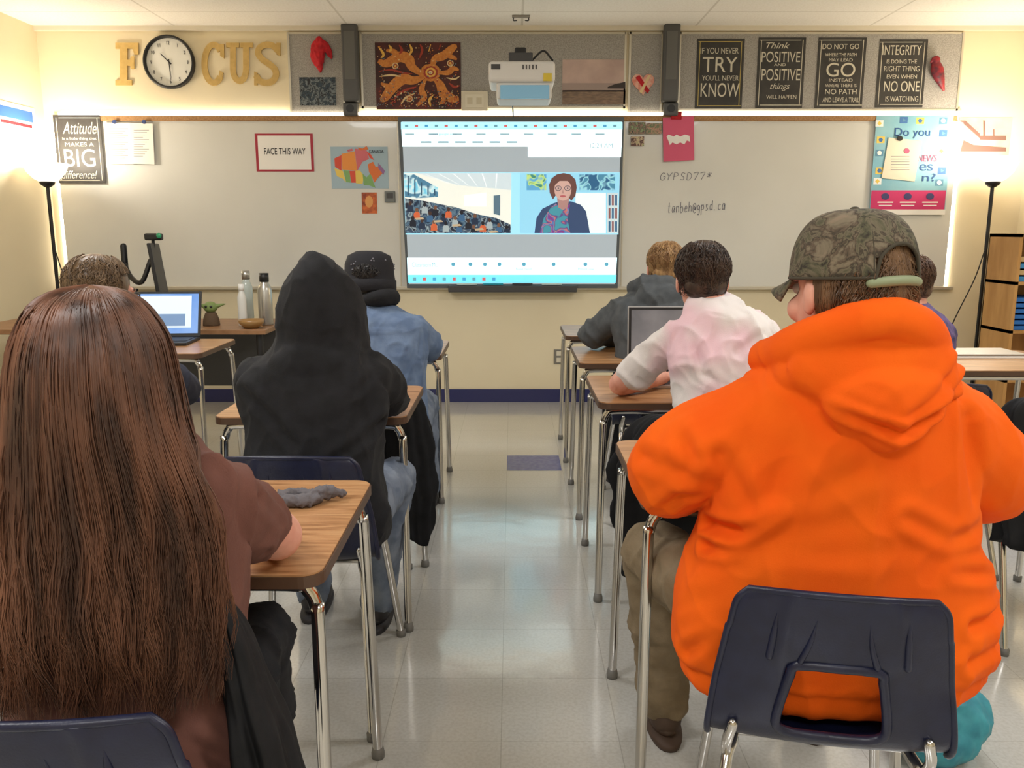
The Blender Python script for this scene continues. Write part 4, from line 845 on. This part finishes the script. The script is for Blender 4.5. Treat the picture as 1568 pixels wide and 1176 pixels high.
# ---------- girl with long brown hair ----------
r=root('student_with_long_hair',(-.56,1.12,0))
brownT=M('brown_tshirt',C(112,72,62),.9,col2=C(102,64,54),scale=10,bump=.35,bscale=400)
GX=-.565
rows=[(.44,GX-.01,1.13,.175,.13),(.5,GX,1.13,.183,.135),(.6,GX,1.135,.17,.12),(.72,GX,1.15,.158,.11),(.84,GX,1.16,.16,.105),(.92,GX,1.165,.15,.10),(.975,GX,1.165,.115,.085),(1.02,GX,1.165,.065,.06)]
P=[loft(rows,40,5),tube([(-.465,1.165,.925),(-.442,1.21,.89),(-.435,1.27,.84),(-.432,1.31,.81)],[.056,.060,.062,.058],20,5),tube([(-.68,1.165,.925),(-.71,1.21,.89),(-.73,1.27,.84)],[.056,.060,.062],20,5)]
cre=[([(-.43,1.15,.95),(-.47,1.10,.82)],.010,.010),([(-.42,1.05,.75),(-.38,1.12,.55)],.012,.012),([(-.45,1.02,.62),(-.39,1.10,.50)],.010,.011),([(-.50,1.0,.66),(-.42,1.02,.48)],.010,.010),([(-.39,1.2,.90),(-.385,1.28,.83)],.008,.008),([(-.44,1.24,.90),(-.40,1.26,.80)],.008,.008)]
blob('tshirt',P,brownT,r,.0055,4,folds(cre,.006,22,7,(1,1,.6)))
skp=[tube([(-.445,1.24,.865),(-.412,1.34,.795),(-.417,1.39,.768),(-.49,1.49,.755),(-.54,1.57,.750)],[.044,.044,.042,.035,.026],18,5),tube([(-.72,1.24,.865),(-.75,1.33,.80),(-.74,1.40,.768),(-.69,1.50,.755),(-.65,1.58,.750)],[.044,.044,.042,.035,.026],18,5)]
skp+=handparts((-.545,1.575,.75),(-.7,.7,0),1)+handparts((-.645,1.585,.75),(.7,.7,0),-1)
blob('arms_and_hands',skp,skin,r,.0045,2)
T=head((-.56,1.125,1.095),.98,.1,r,skin,-.1,(-.56,1.15,.98))
hm=M('hair_long_brown',C(60,38,29),.42,col2=C(118,78,58),scale=26,detail=3,stretch=(1,1,.07),spec=.4)
env=np.array([(1.226,-.56,1.105,.004,.004),(1.220,-.56,1.105,.040,.045),(1.201,-.56,1.105,.070,.082),(1.16,-.559,1.105,.093,.106),(1.11,-.558,1.10,.103,.116),(1.05,-.555,1.09,.113,.116),(.99,-.552,1.08,.130,.108),(.93,-.55,1.07,.148,.098),(.86,-.55,1.06,.160,.092),(.78,-.55,1.05,.168,.088),(.70,-.55,1.045,.164,.085),(.66,-.55,1.04,.155,.08)])
ev=cr(env,6)
def evat(t):
    x=t*(len(ev)-1); i=min(int(x),len(ev)-2); return ev[i]*(1-(x-i))+ev[i+1]*(x-i)
L=[]
nc=150; clumps=[(random.uniform(-1.75,1.75),random.uniform(0,6.3),random.uniform(.84,1.0),random.uniform(.955,1.035),random.uniform(-.035,.035)) for _ in range(nc)]
for k in range(4600):
    ca,ph,ce,cr_,cd=clumps[k%nc]; a0=ca+random.gauss(0,.022); end=ce+random.uniform(-.10,.0); pts=[]; wv=random.uniform(-1,1); dep=cr_*random.uniform(.955,1.02)
    fz=random.random()<.07
    for i in range(26):
        t=i/25*end; z,cx,cy,a,b=evat(t)
        low=max(0,(1.08-z)/.4)
        ang=a0*(1-.10*low)+ (.075+.06*low)*sin(ph+z*11)*low + .016*wv*(1-low*.3)+cd*low+.04*sin(wv*9+z*28)*low
        if abs(ang)>1.5 and z<1.0: ang=math.copysign(1.5,ang)
        e=1+ (.03*sin(wv*20+z*30) if fz else 0)
        dd=1+(dep-1)*min(1,low*2+.3)
        pts.append((cx+a*dd*e*sin(ang)+.006*low*sin(ph*3+z*44+wv),cy-b*dd*e*cos(ang)-.005*sin(z*50+ph)*low,z))
    L.append(pts)
strands('hair_strands',L,.0016,hm,r)
v=[];f=[];rowsn=40;n=30
for i in range(rowsn):
    z,cx,cy,a,b=evat(i/(rowsn-1)*.82)
    for k in range(n+1):
        ang=-1.7+3.4*k/n; v.append((cx+a*.94*sin(ang),cy-b*.94*cos(ang),z-.003))
for i in range(rowsn-1):
    for k in range(n): f.append((i*(n+1)+k,i*(n+1)+k+1,(i+1)*(n+1)+k+1,(i+1)*(n+1)+k))
mk('hair_mass',v,f,hm,r)
legs(r,blackc,M('shoe_dark',C(40,38,42),.6),(-.575,1.15,.48),(-.69,1.52,.51),(-.50,1.52,.51),(-.69,1.55,.09),(-.52,1.58,.09),.92,71)

# ---------- jackets / bags ----------
jk=M('black_nylon',C(14,15,18),.75,col2=C(22,23,27),scale=20,bump=.3,bscale=120,spec=.3)
def drape(name,rows,mat,seed=3,k1=9,amp=.16,n=110,extra=[]):
    rr=random.Random(seed); ph=rr.random()*6
    A=cr(rows,6); v=[];f=[]; m=len(A)
    for i,(z,cx,cy,a,b) in enumerate(A):
        t=i/(m-1)
        for k in range(n):
            th=2*pi*k/n; q=1+amp*(.3+.7*t)*(sin(k1*th+ph+2*sin(th+ph)+t*1.5)*.7+.3*sin(2.3*k1*th+ph*2-t*3))+.05*sin(z*40+3*sin(th*2+ph))
            zz=z-(.02*sin(3*th+ph) if t>.8 else 0)
            v.append((cx+a*q*cos(th),cy+b*q*sin(th),zz))
    for i in range(m-1):
        for k in range(n):
            k2=(k+1)%n; f.append((i*n+k,(i+1)*n+k,(i+1)*n+k2,i*n+k2))
    f.append(tuple(range(n))); f.append(tuple(range(m*n-1,(m-1)*n-1,-1)))
    r=root(name,(rows[1][1],rows[1][2],0)); join('cloth',[(v,f)]+extra,mat,r); return r
drape('black_jacket',[(.765,.62,2.38,.14,.015),(.755,.60,2.375,.20,.035),(.68,.56,2.37,.235,.05),(.55,.54,2.37,.235,.055),(.40,.50,2.38,.18,.055),(.25,.46,2.39,.12,.05)],jk,3)
drape('black_coat',[(.70,-.44,3.04,.06,.03),(.66,-.43,3.03,.10,.05),(.52,-.42,3.03,.12,.07),(.36,-.41,3.03,.12,.075),(.22,-.40,3.03,.10,.06),(.13,-.39,3.03,.07,.05)],jk,5,7,.18)
drape('dark_jacket',[(.78,-.405,1.09,.008,.02),(.74,-.395,1.09,.018,.035),(.66,-.38,1.09,.028,.05),(.56,-.362,1.09,.038,.065),(.46,-.35,1.09,.045,.07),(.34,-.345,1.09,.045,.07)],jk,9,5,.26)
drape('black_parka',[(.80,1.72,2.46,.13,.015),(.785,1.71,2.455,.19,.04),(.68,1.70,2.45,.215,.06),(.5,1.70,2.45,.21,.065),(.33,1.70,2.45,.18,.06)],jk,8)
r=root('teal_bag',(1.08,1.86,0)); tl=M('teal_nylon',C(60,150,165),.6,col2=C(40,120,140),scale=20)
blob('bag_body',[ell((1.08,1.90,.09),(.12,.09,.09)),ell((1.05,1.84,.06),(.09,.05,.055)),tube([(1.02,1.90,.16),(1.06,1.90,.21),(1.12,1.90,.17)],.010,10,5)],tl,r,.007,3,folds([],.005,40,3))
# scrunchie on desk
r=root('hair_scrunchie',(-.46,1.70,.72)); m_s=M('grey_scrunchie',C(98,94,98),.9,bump=.4,bscale=300)
pts=[(-.455+.038*cos(a),1.70+.024*sin(a),.735) for a in np.linspace(0,2*pi,20)]
blob('loop',[tube(pts,.012,10,2),tube([(-.45,1.68,.736),(-.40,1.72,.74),(-.365,1.73,.733)],[.010,.014,.007],10,4)],m_s,r,.0035,1,folds([],.0028,130,3,(1,1,1),.002))
r=root('black_pouch',(.80,2.95,.72)); blob('pouch',[tube([(.74,2.93,.742),(.84,2.95,.742)],[.024,.024],14,3)],jk,r,.005,2,folds([],.002,80,3))

# ---------- laptops ----------
def laptop(name,x,y,z,rz,w=.33,d=.22,col=dgrey,scr=None,open_=1.9,win=None):
    r=root(name); 
    box('base',(-w/2,-d/2,0),(w/2,d/2,.016),col,r,.004); box('keyboard',(-w/2+.02,-d/2+.07,.016),(w/2-.02,d/2-.02,.018),black,r)
    a=open_-pi/2
    def B(nm,x0,x1,h0,h1,t0,t1,mt,bev=0):
        o=box(nm,(x0,t0,h0),(x1,t1,h1),mt,None,bev); o.data.transform(Matrix.Translation((0,d/2,.014))@Matrix.Rotation(-a,4,'X')); par(o,r)
    B('lid',-w/2,w/2,0,d,0,.008,col,.003); B('bezel',-w/2+.004,w/2-.004,.004,d-.004,-.0015,0,black); B('screen',-w/2+.014,w/2-.014,.02,d-.014,-.0025,-.0014,scr or M('screen_off',C(30,32,40),.1))
    if win:
        B('window',-w/2+.02,w/2-.05,.05,d-.025,-.0032,-.0025,M('win_light',C(205,220,235),.3,emit=.5)); B('window_photo',-.02,w/2-.08,.06,d*.5,-.0038,-.0033,M('win_ph',C(110,140,180),.3,emit=.4)); B('window_text',-w/2+.03,-w/2+.12,d*.6,d*.65,-.0038,-.0033,M('win_tx',C(100,110,130),.3,emit=.3))
    r.location=(x,y,z); r.rotation_euler=(0,0,rz)
    return r
laptop('open_laptop',-1.85,4.25,.72,.08,.40,.25,black,M('laptop_desktop',C(130,165,215),.3,col2=C(80,125,195),scale=3,emit=.6),win=True)
laptop('silver_laptop',.62,3.13,.72,0,.32,.265,M('silver',C(190,190,192),.35,.7),M('lap_scr',C(100,102,108),.3,col2=C(150,150,155),scale=4,emit=.1),1.68)
r=root('closed_laptop',(2.15,3.75,.72)); box('base',(2.02,3.72,.72),(2.34,3.93,.732),white,r,.004); box('lid',(2.02,3.72,.733),(2.34,3.93,.741),M('silver',C(190,190,192),.35,.7),r,.003)

# ---------- teacher table ----------
r=root('teacher_table',(-2.1,5.05,0)); m_tw=M('table_wood',C(160,118,82),.4,col2=C(130,92,60),scale=10,stretch=(1,10,1))
tx0,tx1,ty0,ty1=-3.2,-1.42,4.75,5.35
box('top',(tx0,ty0,.70),(tx1,ty1,.73),m_tw,r,.005); 
for x in (tx0+.05,tx1-.05):
    for y in (ty0+.05,ty1-.05): join('leg',[tube([(x,y,0.01),(x,y,.70)],.02,12,1)],black,r)
box('modesty_panel',(tx0+.06,ty1-.06,.3),(tx1-.06,ty1-.05,.7),dgrey,r)
def bottle(name,x,y,z,h,rad,mat,capm):
    r=root(name,(x,y,z)); o=join('body',[lathe([(.0001,0),(rad*.95,0),(rad,.01),(rad,h*.68),(rad*.8,h*.76),(rad*.6,h*.8),(rad*.6,h*.86),(.0001,h*.86)],(x,y,z))],mat,r); join('cap',[lathe([(.0001,h*.84),(rad*.66,h*.84),(rad*.66,h),(.0001,h)],(x,y,z))],capm,r)
steelb=M('steel_bottle',C(180,178,172),.3,.8)
bottle('thermos_bottle',-1.48,4.98,.73,.31,.042,steelb,black); bottle('glass_bottle',-1.62,5.08,.73,.32,.036,M('clear_glass',C(190,200,195),.1),steelb); bottle('slim_thermos',-1.60,4.92,.73,.25,.026,M('white_bottle',C(215,215,210),.3),white)
r=root('toy_figurine',(-1.80,4.95,.73)); gm=M('toy_green',C(120,140,80),.6); bm_=M('toy_robe',C(90,70,50),.8); fx=-1.80
blob('robe',[loft([(.73,fx,4.95,.05,.045),(.77,fx,4.95,.045,.04),(.81,fx,4.95,.03,.03)],20,3)],bm_,r,.005,2); blob('head',[ell((fx,4.95,.84),(.042,.036,.034)),tube([(fx-.03,4.95,.845),(fx-.09,4.95,.86)],[.016,.004],8,1),tube([(fx+.03,4.95,.845),(fx+.09,4.95,.86)],[.016,.004],8,1)],gm,r,.004,1); join('eyes',[ell((fx-.015,4.917,.845),(.008,.005,.008)),ell((fx+.015,4.917,.845),(.008,.005,.008))],black,r)
r=root('coffee_mug',(-1.95,4.92,.73)); o=join('cup',[lathe([(.0001,0),(.038,0),(.04,.01),(.04,.09),(.036,.09),(.035,.012),(.0001,.01)],(-1.95,4.92,.73))],M('dark_mug',C(60,70,60),.3),r); fixnormals(o); join('handle',[tube([(-1.91,4.92,.80),(-1.88,4.92,.79),(-1.88,4.92,.76),(-1.91,4.92,.75)],.006,8,4)],M('dark_mug',C(60,70,60)),r)
r=root('snack_bowl',(-1.52,4.82,.73)); o=join('bowl',[lathe([(.0001,0),(.04,0),(.07,.03),(.075,.05),(.07,.05),(.035,.01),(.0001,.008)],(-1.52,4.82,.73))],M('amber_bowl',C(160,120,70),.3),r); fixnormals(o)
# monitor on arm with webcam
r=root('monitor_with_webcam',(-2.25,4.9,.73)); dx=.09
def sh(P): return [(a+dx,b,c) for a,b,c in P]
box('clamp',(-2.42+dx,4.86,.73),(-2.30+dx,4.96,.75),black,r,.004)
join('post',[tube(sh([(-2.36,4.91,.75),(-2.36,4.91,1.2)]),.018,12,1)],black,r)
join('arm',[tube(sh([(-2.36,4.9,1.10),(-2.30,4.85,1.02),(-2.22,4.8,1.0),(-2.17,4.82,1.12)]),.014,10,4),tube(sh([(-2.36,4.9,.98),(-2.28,4.84,.9),(-2.2,4.82,.92)]),.01,10,4),tube(sh([(-2.40,4.88,1.05),(-2.42,4.86,.95),(-2.36,4.88,.85),(-2.28,4.86,.95)]),.008,8,5)],black,r)
o=box('screen_edge',(-.02,-.16,-.17),(.0,.16,.17),black,None,.006); o.data.transform(Matrix.Translation((-2.13+dx,4.85,1.05))@Matrix.Rotation(-.12,4,'Y')@Matrix.Rotation(.25,4,'Z')); par(o,r)
box('webcam_body',(-2.19+dx,4.8,1.235),(-2.09+dx,4.84,1.275),black,r,.01); join('webcam_lens',[ell((-2.10+dx,4.795,1.262),(.015,.01,.015))],M('lens_green',C(40,120,80),.1,emit=.4),r)
join('webcam_clip',[tube(sh([(-2.15,4.83,1.19),(-2.15,4.83,1.24)]),.01,8,1)],black,r)
r=root('desk_phone',(-2.2,4.8,.73)); box('case',(-2.12,4.78,.73),(-1.98,4.9,.79),dgrey,r,.006); join('handset',[tube([(-2.10,4.84,.80),(-2.05,4.84,.815),(-2.0,4.84,.80)],[.018,.012,.018],10,4)],black,r)
# bookshelf right
r=root('bookshelf',(3.3,5.3,0)); m_sh=M('shelf_wood',C(200,152,92),.5,col2=C(178,130,72),scale=12,stretch=(1,1,.2))
x0,x1,y0,y1=3.09,3.69,5.12,5.45
box('side_l',(x0,y0,0),(x0+.02,y1,1.27),m_sh,r); box('side_r',(x1-.02,y0,0),(x1,y1,1.27),m_sh,r); box('back',(x0,y1-.01,0),(x1,y1,1.27),m_sh,r)
for z in (.05,.35,.66,.96,1.25): box('shelf',(x0,y0,z),(x1,y1,z+.02),m_sh,r)
for k in range(6): box('folder_%d'%k,(x0+.03,y0+.02,.68+k*.035),(x1-.14,y1-.04,.705+k*.035),M('folder_blue',C(40,110,190),.5),r,.003)
for k in range(4): box('bin_%d'%k,(x0+.03,y0+.02,.98+k*.04),(x1-.15,y1-.04,1.01+k*.04),M('bin_%d'%(k%2),[C(60,140,200),C(200,170,120)][k%2],.5),r,.003)
print('DONE', len(bpy.data.objects))
